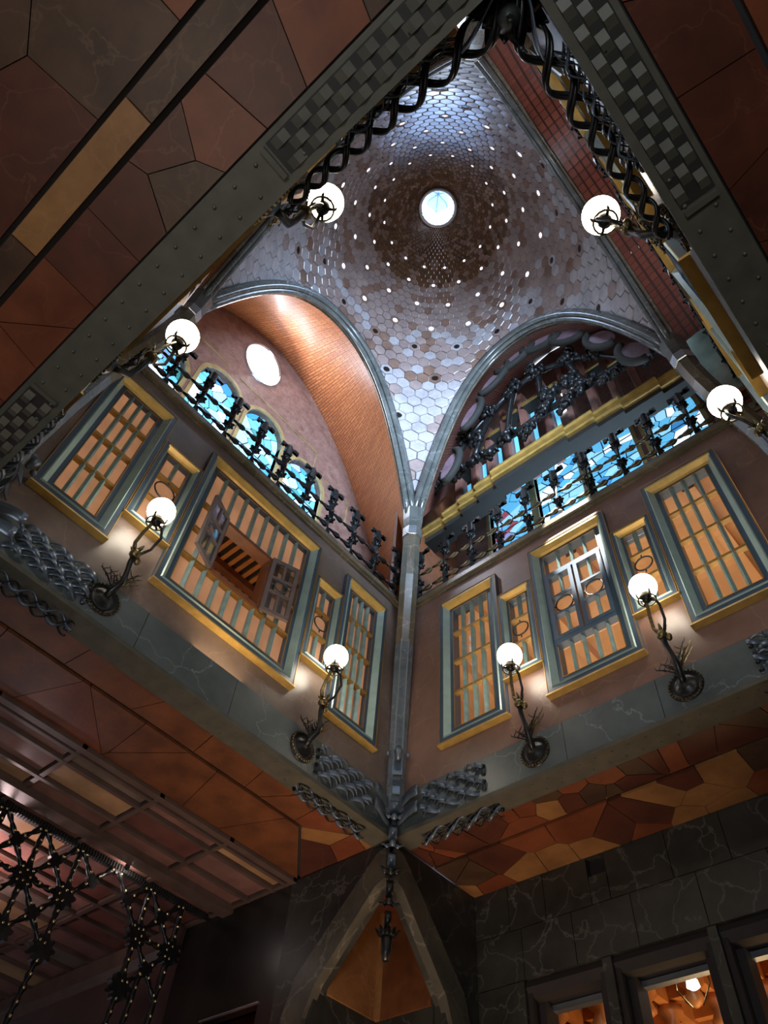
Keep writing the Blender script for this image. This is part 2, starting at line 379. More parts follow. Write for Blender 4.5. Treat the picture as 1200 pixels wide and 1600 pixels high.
# gallery floors behind the parapets (they close the corridors below)
fl=MB(); fl.box((-2.3,-6.5,8.96),(-.16,.0,9.02)); fl.box((-2.3,.16,8.96),(7.4,2.2,9.02)); fl.box((5.16,-6.5,8.96),(7.4,0,9.02)); fl.box((-2.3,-7.4,8.96),(7.4,-5.16,9.02))
tag(fl.build('floor_gallery',M['wood']),kind='structure')
tag(MB().box((-8,-9,-.05),(9,7,0)).build('floor',M['floor']),kind='structure')

# ---------------------------------------------------------------- windows
def rectloop(mb,loops):
    """loops: list of (x0,x1,z0,z1,y): quads between successive rectangles"""
    V=[];F=[]
    for x0,x1,z0,z1,y in loops: V+=[(x0,y,z0),(x1,y,z0),(x1,y,z1),(x0,y,z1)]
    for i in range(len(loops)-1):
        for k in range(4): F.append((4*i+k,4*i+(k+1)%4,4*i+4+(k+1)%4,4*i+4+k))
    return mb.add(V,F)
def vbar(w,x,z0,z1,y=.03,t=.022,name='glazing_bar',m=None):
    mb=MB().prism([(x-t,y+.035),(x+t,y+.035),(x+t,y-.005),(x,y-.035),(x-t,y-.005)],'z',z0,z1); return mb.build(name,m or M['bar'],w)
def hbar(w,z,x0,x1,y=.03,t=.016,name='gilt_rail',m=None):
    mb=MB().box((x0,y-.03,z-t),(x1,y+.03,z+t)); return mb.build(name,m or M['goldrail'],w)
def pane(w,x0,x1,z0,z1,y,m): return MB().box((x0,y,z0),(x1,y+.006,z1)).build('pane',m,w)
def ring(w,cx,cz,r,y,x0,x1,tr=.009):
    mb=MB().tube([(cx+r*math.cos(t*2*PI/20),y,cz+r*.95*math.sin(t*2*PI/20)) for t in range(20)],tr,6,closed=True)
    mb.tube([(cx,y,cz+r*.95),(cx,y,cz+r*.95+.04)],.008,5); mb.tube([(cx,y,cz-r*.95),(cx,y,cz-r*.95-.04)],.008,5)
    return mb.build('iron_ring',M['iron'],w,True)
def grid(w,x0,x1,z0,z1,nc,zr,pm,t=.022):
    xs=[x0+(x1-x0)*i/nc for i in range(nc+1)]
    for x in xs[1:-1]: vbar(w,x,z0,z1,t=t)
    for z in zr: hbar(w,z,x0,x1)
    zz=[z0]+zr+[z1]
    for i in range(nc):
        for j in range(len(zz)-1): pane(w,xs[i]+.004,xs[i+1]-.004,zz[j]+.004,zz[j+1]-.004,.066,pm)
wn=[0]
def make_window(side,kind,a,b,label):
    wn[0]+=1; W=b-a; z0,z1=ZB[kind],ZT[kind]
    (ox,oy,oz),rz=wframe(side); p=to_world(side,(a+b)/2,0,z0)
    w=empty('window_%d'%wn[0],p,rz,label,'window',kind='structure')
    h=z1-z0; X0,X1=-W/2+.004,W/2-.004
    fy=-.055
    m=.045 if kind=='narrow' else .055
    s1=m; s2=m+(.035 if kind=='narrow' else .065); s3=s2+(.03 if kind=='narrow' else .045)
    rectloop(MB(),[(X0,X1,0,h,.01),(X0,X1,0,h,fy),(X0+s1,X1-s1,s1,h-s1,fy)]).build('outer_frame',M['blue'],w)
    rectloop(MB(),[(X0+s1,X1-s1,s1,h-s1,fy),(X0+s1+.012,X1-s1-.012,s1+.012,h-s1-.012,fy-.012),(X0+s2,X1-s2,s2,h-s2,.0)]).build('jamb_moulding',M['pale'],w)
    rectloop(MB(),[(X0+s2,X1-s2,s2,h-s2,.0),(X0+s3,X1-s3,s3,h-s3,.0),(X0+s3,X1-s3,s3,h-s3,.12)]).build('inner_frame',M['blue'],w)
    # thin gilt edge lines
    g=MB(); e=.005
    for (q0,q1,r0,r1,yy) in ((X0,X1,0,h,fy),(X0+s3,X1-s3,s3,h-s3,.0)):
        g.box((q0,yy-e,r0),(q0+e*1.6,yy,r1)); g.box((q1-e*1.6,yy-e,r0),(q1,yy,r1)); g.box((q0,yy-e,r0),(q1,yy,r0+e*1.6)); g.box((q0,yy-e,r1-e*1.6),(q1,yy,r1))
    g.build('gilt_edge',M['goldrail'],w)
    # gilded lintel inside the top, gilded sill below
    MB().prism([(fy-.02,h-s1+.004),(fy-.02,h-s1-.022),(-.03,h-s2-.004),(.0,h-s2-.012),(.0,h-s1+.004)],'x',X0+s1,X1-s1).build('gilded_lintel',M['gold'],w)
    MB().prism([(-.0,-.036),(-.08,-.032),(-.07,-.006),(-.058,.002),(-.0,.002)],'x',X0-.012,X1+.012).build('gilded_sill',M['gold'],w)
    G0,G1,H0,H1=X0+s3,X1-s3,s3,h-s3; gh=H1-H0; gw=G1-G0
    PM=M['panelL'] if side in('left','front') else M['glass']
    if kind=='tall': grid(w,G0,G1,H0,H1,4,[H0+gh*.27,H0+gh*.52,H0+gh*.77],PM)
    elif kind=='narrow':
        za,zb=H0+gh*.34,H0+gh*.68
        vbar(w,0,H0,za); vbar(w,0,zb,H1); hbar(w,za,G0,G1); hbar(w,zb,G0,G1)
        for q0,q1,r0,r1 in ((G0,0,H0,za),(0,G1,H0,za),(G0,0,zb,H1),(0,G1,zb,H1),(G0,G1,za,zb)): pane(w,q0+.004,q1-.004,r0+.004,r1-.004,.066,PM)
        ring(w,0,(za+zb)/2,min(gw,gh*.34)*.40,.0,G0,G1)
    elif kind=='centre':
        zb,zt=H0+gh*.24,H0+gh*.80
        grid(w,G0,G1,H0,zb-.03,5,[],PM,.017); grid(w,G0,G1,zt+.03,H1,4,[],PM,.017)
        MB().box((G0,-.03,zb-.03),(G1,.06,zb+.03)).build('transom',M['blue'],w); MB().box((G0,-.02,zt-.02),(G1,.06,zt+.03)).build('transom',M['blue'],w)
        for s in(-1,1):
            c0,c1=(G0,-.012) if s<0 else (.012,G1)
            cs=empty('casement',(0,0,0)); cs.parent=w
            f=.045
            mb=rectloop(MB(),[(c0,c1,zb+.03,zt-.02,.05),(c0,c1,zb+.03,zt-.02,-.035),(c0+f,c1-f,zb+.03+f,zt-.02-f,-.035),(c0+f,c1-f,zb+.03+f,zt-.02-f,.05)]); mb.build('casement_frame',M['blue'],cs)
            a0,a1,b0,b1=c0+f,c1-f,zb+.03+f,zt-.02-f; hh=b1-b0; m1,m2=b0+hh*.35,b0+hh*.65; cx=(a0+a1)/2
            for zz in (m1,m2): MB().box((a0,-.03,zz-.014),(a1,.04,zz+.014)).build('rail',M['blue'],cs)
            for r0,r1 in ((b0,m1),(m2,b1)):
                MB().prism([(cx-.017,.04),(cx+.017,.04),(cx+.017,0),(cx,-.025),(cx-.017,0)],'z',r0,r1).build('glazing_bar',M['bar'],cs)
                for q0,q1 in ((a0,cx-.017),(cx+.017,a1)): MB().box((q0,.03,r0),(q1,.036,r1)).build('pane',PM,cs)
            MB().box((a0,.03,m1),(a1,.036,m2)).build('pane',PM,cs)
            rr=min(a1-a0,m2-m1)*.42; mb=MB().tube([(cx+rr*math.cos(t*PI/10),.0,(m1+m2)/2+rr*math.sin(t*PI/10)) for t in range(20)],.009,6,closed=True)
            for sx in(-1,1): mb.tube([(cx+sx*rr,0,(m1+m2)/2),(cx+sx*(a1-a0)/2,0,(m1+m2)/2)],.008,5)
            mb.build('iron_ring',M['iron'],cs,True)
    elif kind=='wide':
        # opening in the middle, shutters swung into the hall; local x = position - window centre
        zb,zt=H0+gh*.23,H0+gh*.67; nc=9; xs=[G0+gw*i/nc for i in range(nc+1)]
        flipx=1
        o0,o1=xs[2]+.01,xs[6]+.02     # opening
        for i,x in enumerate(xs[1:-1],1):
            if o0-.01<x<o1+.01: vbar(w,x,H0,zb); vbar(w,x,zt,H1)
            else: vbar(w,x,H0,H1)
        hbar(w,zb,G0,G1); hbar(w,zt,G0,G1); hbar(w,(zb+zt)/2,G0,xs[2]); hbar(w,(zb+zt)/2,xs[7],G1)
        for i in range(nc):
            for r0,r1 in ((H0,zb),(zb,zt),(zt,H1)):
                if r0==zb and xs[i]>=o0-.01 and xs[i+1]<=o1+.05: continue
                pane(w,xs[i]+.004,xs[i+1]-.004,r0+.004,r1-.004,.066,PM)
        rectloop(MB(),[(o0-.03,o1+.03,zb+.0,zt+.0,.07),(o0-.03,o1+.03,zb+.0,zt+.0,-.02),(o0+.02,o1-.02,zb+.05,zt-.05,-.02),(o0+.02,o1-.02,zb+.05,zt-.05,.12)]).build('opening_frame',M['wood'],w)
        sw=.33
        for hx,ang in ((o0-.01,math.radians(205)),(o1+.01,math.radians(-18))):
            sh=empty('shutter',(hx,-.03,zb)); sh.parent=w; sh.rotation_euler=(0,0,ang)
            hh=zt-zb; f=.045
            mb=rectloop(MB(),[(0,sw,.0,hh,.018),(0,sw,.0,hh,-.018),(f,sw-f,f,hh-f,-.018),(f,sw-f,f,hh-f,.018),(0,sw,0,hh,.018)])
            mb.build('shutter_frame',M['shutter'],sh)
            m1,m2=hh*.38,hh*.64
            r_=MB(); 
            for zz in(m1,m2): r_.box((f,-.018,zz-.016),(sw-f,.018,zz+.016))
            r_.build('rail',M['shutter'],sh)
            for r0,r1 in((f,m1),(m2,hh-f)): MB().box((sw/2-.014,-.016,r0),(sw/2+.014,.016,r1)).build('glazing_bar',M['shutter'],sh)
            rr=.075; mb=MB().tube([(sw/2+rr*math.cos(t*PI/10),-.02,(m1+m2)/2+rr*math.sin(t*PI/10)) for t in range(20)],.009,6,closed=True)
            for sx in(-1,1): mb.tube([(sw/2+sx*rr,-.02,(m1+m2)/2),(sw/2+sx*(sw/2-f),-.02,(m1+m2)/2)],.008,5)
            mb.build('iron_ring',M['iron'],sh,True)
            MB().box((f,0,f),(sw-f,.004,hh-f)).build('pane',M['shutglass'],sh)
    return w
KT={'tall':'tall blue-grey framed window','narrow':'narrow blue-grey window with an iron ring','wide':'wide blue-grey window with open shutters','centre':'blue-grey window with two closed casements'}
for side in('left','right','front','rear'):
    L_=WINS[side]
    for i,(k,a,b) in enumerate(L_):
        far=(i<2) if side=='right' else (i>2) if side=='left' else (i>2 if side=='rear' else i<2)
        if side in('left','right'): pos='beside the far corner post' if far else 'at the end nearest the viewer'
        else: pos='at the end towards the %s'%('right wall' if (side=='rear' and i<2) else 'viewer' if side=='rear' else 'left wall' if i>2 else 'viewer')
        if k in('wide','centre'): pos='in the middle'
        make_window(side,k,a,b,'%s of the %s, %s'%(KT[k],SIDE_TXT[side],pos))
# rooms behind the windows
def room(side,depth,m_wall,zc,slats=True):
    mb=MB(); wbox(mb,side,-.3,5.3,depth,depth+.06,5.9,zc+.1); wbox(mb,side,-.36,-.3,.14,depth,5.9,zc+.1); wbox(mb,side,5.3,5.36,.14,depth,5.9,zc+.1)
    tag(mb.build('wall_corridor',m_wall),kind='structure')
    mb=MB(); wbox(mb,side,-.3,5.3,.14,depth,5.86,5.9); tag(mb.build('floor_corridor',M['wood']),kind='structure')
    mb=MB(); wbox(mb,side,-.3,5.3,.14,depth,zc+.04,zc+.1); c=tag(mb.build('ceiling_corridor',M['woodd']),kind='structure')
    if slats:
        n=44
        for i in range(n):
            x=-.2+5.4*(i+.5)/n; m=MB(); wbox(m,side,x-.028,x+.028,.3,depth-.05,zc,zc+.05); m.build('ceiling_slat',M['woodw'],c)
        for yy in(.28,depth*.55):
            m=MB(); wbox(m,side,-.3,5.3,yy-.05,yy+.05,zc-.1,zc+.02); m.build('ceiling_beam',M['wood'],c)
M['plaster']=plain('warm_plaster',(206,160,112),.7,0,.12,2,.05)
room('left',2.0,M['plaster'],8.75)
room('right',2.1,M['plaster'],8.8,False)
for o_ in list(col.objects):
    if o_.name.startswith('ceiling_corridor') and not o_.children: o_.data.materials[0]=M['plaster']
# ceiling beams of the right corridor
for i in range(7):
    mb=MB(); wbox(mb,'right',.1+i*.75,.24+i*.75,.2,2.0,8.66,8.84); tag(mb.build('corridor_beam',M['plaster']),'wooden cross beam on the ceiling behind the right wall windows','beam','beams of the corridor behind the right wall')
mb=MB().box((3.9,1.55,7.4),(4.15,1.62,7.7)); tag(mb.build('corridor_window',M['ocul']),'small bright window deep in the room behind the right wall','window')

# ================================================================ IRON FLANGES AND STRAPWORK
def flange_poly(side,z0,z1,y0,y1,name,m,parent=None):
    mb=MB(); V=[to_world(side,u,y,z) for u,y,z in [(-y0,y0,z0),(5+y0,y0,z0),(5+y1,y1,z0),(-y1,y1,z0),(-y0,y0,z1),(5+y0,y0,z1),(5+y1,y1,z1),(-y1,y1,z1)]]
    return mb.add(V,[(0,3,2,1),(4,5,6,7),(0,1,5,4),(1,2,6,5),(2,3,7,6),(3,0,4,7)]).build(name,m,parent)
FL={'left':'above the left gallery','right':'above the grey veined wall','front':'overhead, running from the left edge up to the top corner','rear':'overhead at the right edge of the opening'}
for side in walls:
    f=flange_poly(side,5.775,5.82,-.02,.245,'iron_beam',M['ironbeam'])
    tag(f,'riveted grey iron beam edging the hall opening, %s'%FL[side],'beam','riveted iron beams round the hall opening')
    # rivets
    mb=MB(); n=0
    s0,s1=(1.3,3.75)
    k=int((s1-s0)/.155)
    for i in range(k+1):
        for yy in (.05,.175):
            x=s0+(s1-s0)*i/k+(.0 if yy<.1 else .07)
            p=to_world(side,x,yy,5.775); mb.sphere(p,.013,8,4,(1,1,.7))
    for i in range(2):
        for e in(.55,4.45):
            p=to_world(side,e,.1+.0*i,5.775); mb.sphere(p,.014,8,4,(1,1,.7))
    r=mb.build('rivet',M['ironbeam'],f,True); tag(r,kind='stuff')
def strap(side,x0,x1,z,phase,amp,wd,period,off,name='strap',parent=None,m=None,under=False):
    n=max(8,int(abs(x1-x0)/period*14)); P=[]
    for i in range(n+1):
        x=x0+(x1-x0)*i/n; ph=2*PI*(x-x0)/period+phase
        e=off+amp*(1-math.cos(ph)); dz=.018*math.sin(ph)
        if under: P.append(to_world(side,x,z+dz,5.775-e))
        else: P.append(to_world(side,x,-e,z+dz))
    wdir=Vector(to_world(side,0,1,0))-Vector(to_world(side,0,0,0)) if under else Vector((0,0,1))
    o=MB().ribbon(P,wdir,wd,.007).build(name,m or M['strap'],parent,True); return o
def curl(side,x,z,r,parent):
    P=[]
    for i in range(14):
        t=i/13*1.6*PI; rr=r*(1-i/20); P.append(to_world(side,x+rr*math.cos(t)*0.4,-.03-rr*(1-math.cos(t)),z+rr*math.sin(t)))
    return MB().ribbon(P,Vector(to_world(side,1,0,0))-Vector(to_world(side,0,0,0)),.035,.006).build('scroll',M['strap'],parent,True)
CN={('left',1):'left wall, against the far corner post',('right',0):'right wall, against the far corner post',('left',0):'left wall, at the left edge of the picture',('right',1):'right wall, at the right edge of the picture',
    ('front',0):'near left beam, in the top corner',('front',1):'near left beam, at the left edge',('rear',1):'near right beam, in the top corner',('rear',0):'near right beam, at the right edge'}
for side in walls:
    for end in (0,1):
        s=empty('iron_strapwork',to_world(side,.6 if end==0 else 4.4,0,5.9),0,'woven iron straps, %s'%CN[(side,end)],'ironwork','woven iron straps at the beam ends')
        L0=Vector(s.location)
        def fix(o):
            for v in o.data.vertices: v.co-=L0
            o.parent=s
        ex=lambda d: d if end==0 else 5-d
        big=side in('front','rear')
        for j,z in enumerate((5.93,6.11)):
            o=strap(side,ex(.07),ex(.42),z,0,.05,.12,.70,.03); fix(o)
        for j in range(4):
            z=5.885+j*.085
            o=strap(side,ex(.40),ex(1.16),z,PI*(j%2)+.3,.034,.052,.24,.006); fix(o)
            o=strap(side,ex(.44),ex(1.12),z+.03,PI*(j%2)+PI+.3,.034,.026,.24,.006); fix(o)
            o=MB().sphere(to_world(side,ex(1.15),-.015,z),.022,8,5).build('strap_end',M['ironleaf']); fix(o)
        # bands threaded on the underside of the beam
        if side in('front','rear'):
            e0,e1=.22,1.42
            for j in range(3):
                for q in range(8):
                    c0=e0+.02+q*.15+(.075 if j%2 else 0); c1=c0+.108
                    if c1>e1: continue
                    yy=.055+j*.062; mb=MB(); h0,h1=5.757,5.774
                    V=[to_world(side,u,y,z) for u,y,z in [(ex(c0),yy-.027,h1),(ex((c0+c1)/2),yy-.027,h0),(ex(c1),yy-.027,h1),(ex(c0),yy+.027,h1),(ex((c0+c1)/2),yy+.027,h0),(ex(c1),yy+.027,h1)]]
                    fix(mb.add(V,[(0,1,4,3),(1,2,5,4),(0,2,1),(3,4,5),(0,3,5,2)]).build('strap_plate',M['ironbeam']))
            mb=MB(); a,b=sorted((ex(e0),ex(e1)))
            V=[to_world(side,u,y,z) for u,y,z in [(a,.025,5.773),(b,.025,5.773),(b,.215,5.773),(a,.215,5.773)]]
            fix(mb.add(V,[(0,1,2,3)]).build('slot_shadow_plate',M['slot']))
            for xx in(e1+.03,e0-.03):
                mb=MB(); V=[to_world(side,u,y,z) for u,y,z in [(ex(xx-.015),.03,5.755),(ex(xx+.015),.03,5.755),(ex(xx+.015),.21,5.755),(ex(xx-.015),.21,5.755),(ex(xx-.015),.03,5.775),(ex(xx+.015),.03,5.775),(ex(xx+.015),.21,5.775),(ex(xx-.015),.21,5.775)]]
                fix(mb.add(V,[(0,3,2,1),(4,5,6,7),(0,1,5,4),(1,2,6,5),(2,3,7,6),(3,0,4,7)]).build('clip_plate',M['ironbeam']))
        else:
            for j in range(2):
                o=strap(side,ex(.30),ex(1.22),.09+j*.07,PI*j,.045,.028,.26,.0,under=True,m=M['strap']); fix(o)
                o=strap(side,ex(.30),ex(1.22),.11+j*.07,PI*j+PI,.045,.022,.26,.0,under=True,m=M['ironleaf']); fix(o)
            for q in range(4):
                o=MB().sphere(to_world(side,ex(.3+q*.3),.19,5.76),.02,8,5).build('bolt',M['ironleaf']); fix(o)
# rope-like twisted iron coils that stand proud of the near beams
for side,end,lab in (('front',0,'near left beam below the top corner'),('rear',1,'near right beam below the top corner')):
    g=empty('iron_coil',to_world(side,.8 if end==0 else 4.2,-.1,6.15),0,'loops of twisted black iron rod along the %s'%lab,'ironwork','twisted iron coils of the near beams')
    L0=Vector(g.location)
    ex=lambda d: d if end==0 else 5-d
    for ph in (0,.42,PI,PI+.42):
        P=[]
        for i in range(150):
            t=i/149; d=.08+1.5*t; a=2*PI*(t*2.6+t*t*1.6)+ph; rr=.085*(1-.6*t)
            P.append(Vector(to_world(side,ex(d),-.05-rr-rr*math.cos(a),5.98+rr*.75*math.sin(a)))-L0)
        MB().tube(P,.012,6).build('coil_rod',M['ironleaf'],g,True)
# hanging leaf bunch in the top (near) corner
g=empty('iron_leaf_boss',(4.9,-4.9,6.0),0,'cluster of black wrought iron leaves and a bulb in the top corner','ironwork')
def leaf(mb,base,dirn,L,wd,bend,up):
    d=Vector(dirn).normalized(); u=Vector(up); P=[];W=[]
    n=7; s_=d.cross(u).normalized(); V=[]
    for i in range(n+1):
        t=i/n; p=Vector(base)+d*L*t+u*bend*t*t; ww=wd*math.sin(PI*min(1,.12+.88*t))*.5+.003
        V+=[p-s_*ww+u*.01*math.sin(t*9),p+s_*ww+u*.01*math.sin(t*9),p+u*.012]
    F=[]
    for i in range(n):
        a=3*i; F+=[(a,a+3,a+5,a+2),(a+2,a+5,a+4,a+1),(a+1,a+4,a+3,a)]
    return mb.add(V,F)
for k in range(9):
    a=PI*.75+(k-4)*.42; dz=-.25+.14*(k%3)
    o=leaf(MB(),(-.02,.02,.0+.05*(k%3)),(math.cos(a),math.sin(a),dz),.17+.04*(k%2),.11,-.09,(0,0,1)).build('leaf',M['ironleaf'],g,True)
MB().lathe([(.01,-.16),(.045,-.12),(.075,-.05),(.07,.03),(.04,.1)],(-.06,.06,.0),12).build('bulb',M['iron'],g,True)
MB().lathe([(.002,-.3),(.012,-.2),(.02,-.14)],(-.06,.06,.0),6).build('spike',M['ironleaf'],g,True)

# ================================================================ BALUSTRADES
def twist_link(l=.215,r=.044):
    mb=MB(); n=10; V=[];F=[]
    for i in range(n+1):
        t=i/n; w_=.006+r*math.sin(PI*t)**.8 if 0<t<1 else .006; a=t*PI*.9
        for k in range(6):
            b=2*PI*k/6; x=w_*math.cos(b); z=w_*.45*math.sin(b)
            V.append((l*(t-.5),x*math.cos(a)-z*math.sin(a),x*math.sin(a)+z*math.cos(a)))
    for i in range(n):
        for k in range(6): F.append((6*i+k,6*i+(k+1)%6,6*i+6+(k+1)%6,6*i+6+k))
    F+=[tuple(range(6))[::-1],tuple(range(6*n,6*n+6))]
    return mb.add(V,F)
def star(mb,z,r,n=6,ph=0,tilt=.5,y=0):
    for k in range(n):
        a=2*PI*k/n+ph; d=(math.cos(a),math.sin(a)*.8,tilt); leaf(mb,(0,y,z),d,r,.06,-.02,(0,0,1))
    return mb
bal_tmpl=None
def make_baluster(parent,x,tw):
    global bal_tmpl
    if bal_tmpl is None:
        T={}
        mb=MB().ribbon([(0,0,0),(0.012,0,.12),(-.01,.01,.24),(.01,0,.36),(0,-.01,.5),(-.012,0,.66),(0,0,.8)],[(math.cos(a),math.sin(a),0) for a in (0,.5,1.0,1.5,2.0,2.5,3.0)],.075,.02); T['stem']=mb.build('stem',M['ironleaf'])
        T['lower_flower']=star(MB(),.33,.085,6,.2,.35).sphere((0,0,.34),.04,8,5).build('lower_flower',M['ironleaf'],None,True)
        T['upper_flower']=star(MB(),.70,.085,6,.5,.5).sphere((0,0,.71),.042,8,5).build('upper_flower',M['ironleaf'],None,True)
        mb=MB().prism([(-.05,-.03),(.05,-.03),(.05,.03),(-.05,.03)],'z',.80,.98)
        mb.tube([(0,0,.78),(0,0,1.0)],.045,8); mb.box((-.13,-.018,.965),(.13,.018,1.0)); mb.box((-.13,-.018,.93),(-.085,.018,.98)); mb.box((.085,-.018,.965),(.16,.018,1.03)); mb.tube([(-.06,0,.85),(.06,0,.85)],.03,8)
        T['cross_head']=mb.build('cross_head',M['ironleaf'])
        for o in T.values(): col.objects.unlink(o)
        bal_tmpl=T
    b=empty('baluster',(x,0,0)); b.parent=parent
    for k,o in bal_tmpl.items(): shared(o,k,b)
    return b
link_tmpl=twist_link().build('twisted_link',M['twist'],None,True); col.objects.unlink(link_tmpl)
link_dark=twist_link().build('twisted_link',M['ironleaf'],None,True); col.objects.unlink(link_dark)
for side in walls:
    (ox,oy,oz),rz=wframe(side); p=to_world(side,0,-.02,9.13)
    g=empty('iron_balustrade',p,rz,{'left':'wrought iron balustrade of twisted leaves and cross-headed posts on the left parapet','right':'wrought iron balustrade with bronzed twisted links on the right parapet','front':'wrought iron balustrade on the near left parapet, hidden above the beam','rear':'wrought iron balustrade seen edge-on along the near right parapet'}[side],'balustrade','iron balustrades round the upper gallery')
    n=11; sp=4.5/(n-1)
    for i in range(n):
        x=.25+sp*i; make_baluster(g,x,0)
        if i<n-1:
            tm=link_tmpl if side in('right',) else link_dark
            for zz,dy in ((.17,0),(.52,0)):
                for q in range(2):
                    shared(tm,'twisted_link',g,(x+sp*(.27+.47*q),dy,zz+.012*(q-.5)))
    MB().tube([(.05,0,.52),(4.95,0,.52)],.006,5).build('upper_rod',M['ironleaf'],g); MB().tube([(.05,0,.17),(4.95,0,.17)],.006,5).build('lower_rod',M['ironleaf'],g)
    MB().box((.02,-.03,0),(4.98,.03,.03)).build('base_rail',M['ironleaf'],g)

# ================================================================ CORNER POSTS, RIBS, DOME
I=.42; CX,CY=2.5,-2.5
def dz(r): return 16.45-.56*r*r-(1.7*(r-2.1)**2 if r>2.1 else 0)
def dP(r,a): return Vector((CX+r*math.cos(a),CY+r*math.sin(a),dz(r)))
corners=[((0,0),(1,-1),'far corner, between the left and right walls'),((5,0),(-1,-1),'right-hand corner behind the globe lamp'),((0,-5),(1,1),'left-hand corner beside the left arch'),((5,-5),(-1,1),'top corner nearest the viewer')]
def octo_sweep(mb,path,rad,ang):
    # path list of (x,y,z), horizontal octagon sections
    V=[];F=[];n=8
    for (x,y,z),r in zip(path,rad):
        for k in range(n):
            a=ang+2*PI*(k+.5)/n; V.append((x+r*math.cos(a),y+r*math.sin(a),z))
    for i in range(len(path)-1):
        for k in range(n): F.append((n*i+k,n*i+(k+1)%n,n*i+n+(k+1)%n,n*i+n+k))
    F+=[tuple(range(n))[::-1],tuple(range(n*(len(path)-1),n*len(path)))]
    return mb.add(V,F)
for (x,y),(dx,dy),lab in corners:
    g=empty('corner_post',(x+dx*.1,y+dy*.1,5.9),0,'grey stone corner post at the %s'%lab,'column','corner posts of the hall')
    L0=Vector(g.location); ang=math.atan2(dy,dx)
    P=lambda q,z:(x+dx*q-L0.x,y+dy*q-L0.y,z-L0.z)
    octo_sweep(MB(),[P(.05,6.02),P(.05,6.9),P(.09,7.6),P(.15,8.2)],[.10,.105,.115,.12],ang).build('lower_shaft',M['poststone'],g)
    octo_sweep(MB(),[P(.15,8.205),P(.2,8.5),P(.28,8.9),P(.335,9.2)],[.118,.12,.125,.128],ang).build('middle_shaft',M['stoneb'],g)
    octo_sweep(MB(),[P(.335,9.205),P(.37,9.45),P(.40,9.75),P(.41,9.93)],[.126,.126,.126,.126],ang).build('upper_shaft',M['stoneb'],g)
    octo_sweep(MB(),[P(.41,9.93),P(.41,9.935),P(.42,10.1),P(.42,10.105)],[.13,.142,.142,.13],ang).build('metal_collar',M['steel'],g)
    octo_sweep(MB(),[P(.42,10.105),P(.42,10.3),P(.42,10.55)],[.13,.15,.16],ang).build('capital',M['stone'],g)
    # raised fillet strips on the faces
    if (x,y)==(0,0):
        for q in(-.045,.045):
            V=[Vector(P(.05+.098,6.5))+Vector((q*.7,q*.7,0)),Vector(P(.09+.112,7.6))+Vector((q*.7,q*.7,0)),Vector(P(.15+.118,8.2))+Vector((q*.7,q*.7,0))]
            MB().tube(V,.008,5).build('fillet',M['fillet'],g)
    # iron brackets and ornament down the foot of the post
    for zz,wd in ((6.35,.07),(6.12,.05)):
        MB().ribbon([Vector(P(.05+.09,zz+.2)),Vector(P(.05+.115,zz+.1)),Vector(P(.05+.14,zz))],(dy,-dx,0) if dx*dy>0 else (1,1,0),wd*1.5,.01).build('iron_strap',M['strap'],g)
    br=MB()
    for s_ in(-1,1):
        c=Vector(P(.17,6.62)); br.sphere(c+Vector((dy*s_*.1,-dx*s_*.1,0)) if False else c+Vector((.075*s_*(1 if dx*dy<0 else 1),.075*s_*(1 if dx*dy<0 else -1),0)),.03,8,5)
    br.tube([Vector(P(.16,6.72)),Vector(P(.2,6.62)),Vector(P(.17,6.54))],[.02,.05,.02],8); br.build('iron_clasp',M['strap'],g,True)
# iron spine under the far corner
g=empty('iron_pendant',(.05,-.05,5.9),0,'chain-like iron pendant of leaves and rings hanging at the far corner','ironwork')
zz=6.05; k=0
for k in range(9):
    z=.16-.135*k; r=.055+.012*(k%2); dd=.04-.008*k
    mb=MB()
    if k%2==0:
        mb.ribbon([(dd,-dd,z+.08),(dd+.05,-dd-.05,z),(dd,-dd,z-.08)],(1,1,0),.09-.004*k,.012)
    else:
        for s_ in(-1,1): leaf(mb,(dd+.02,-dd-.02,z),(s_*1,s_*1,.5 if k%4==1 else -.4),.11,.07,.03,(.5,-.5,.4))
        mb.sphere((dd+.04,-dd-.04,z),.035,8,6)
    mb.build('pendant_link',M['strap'] if k<5 else M['ironleaf'],g,True)
mb=MB(); 
for k in range(5):
    a=-PI/4+(k-2)*.6; leaf(mb,(.0,.0,-1.1),(math.cos(a),math.sin(a),.25),.13,.06,.03,(0,0,1))
mb.lathe([(.03,-1.28),(.045,-1.2),(.05,-1.1),(.03,-1.04)],(.0,-.0,0),10); mb.build('pendant_flower',M['ironleaf'],g,True)

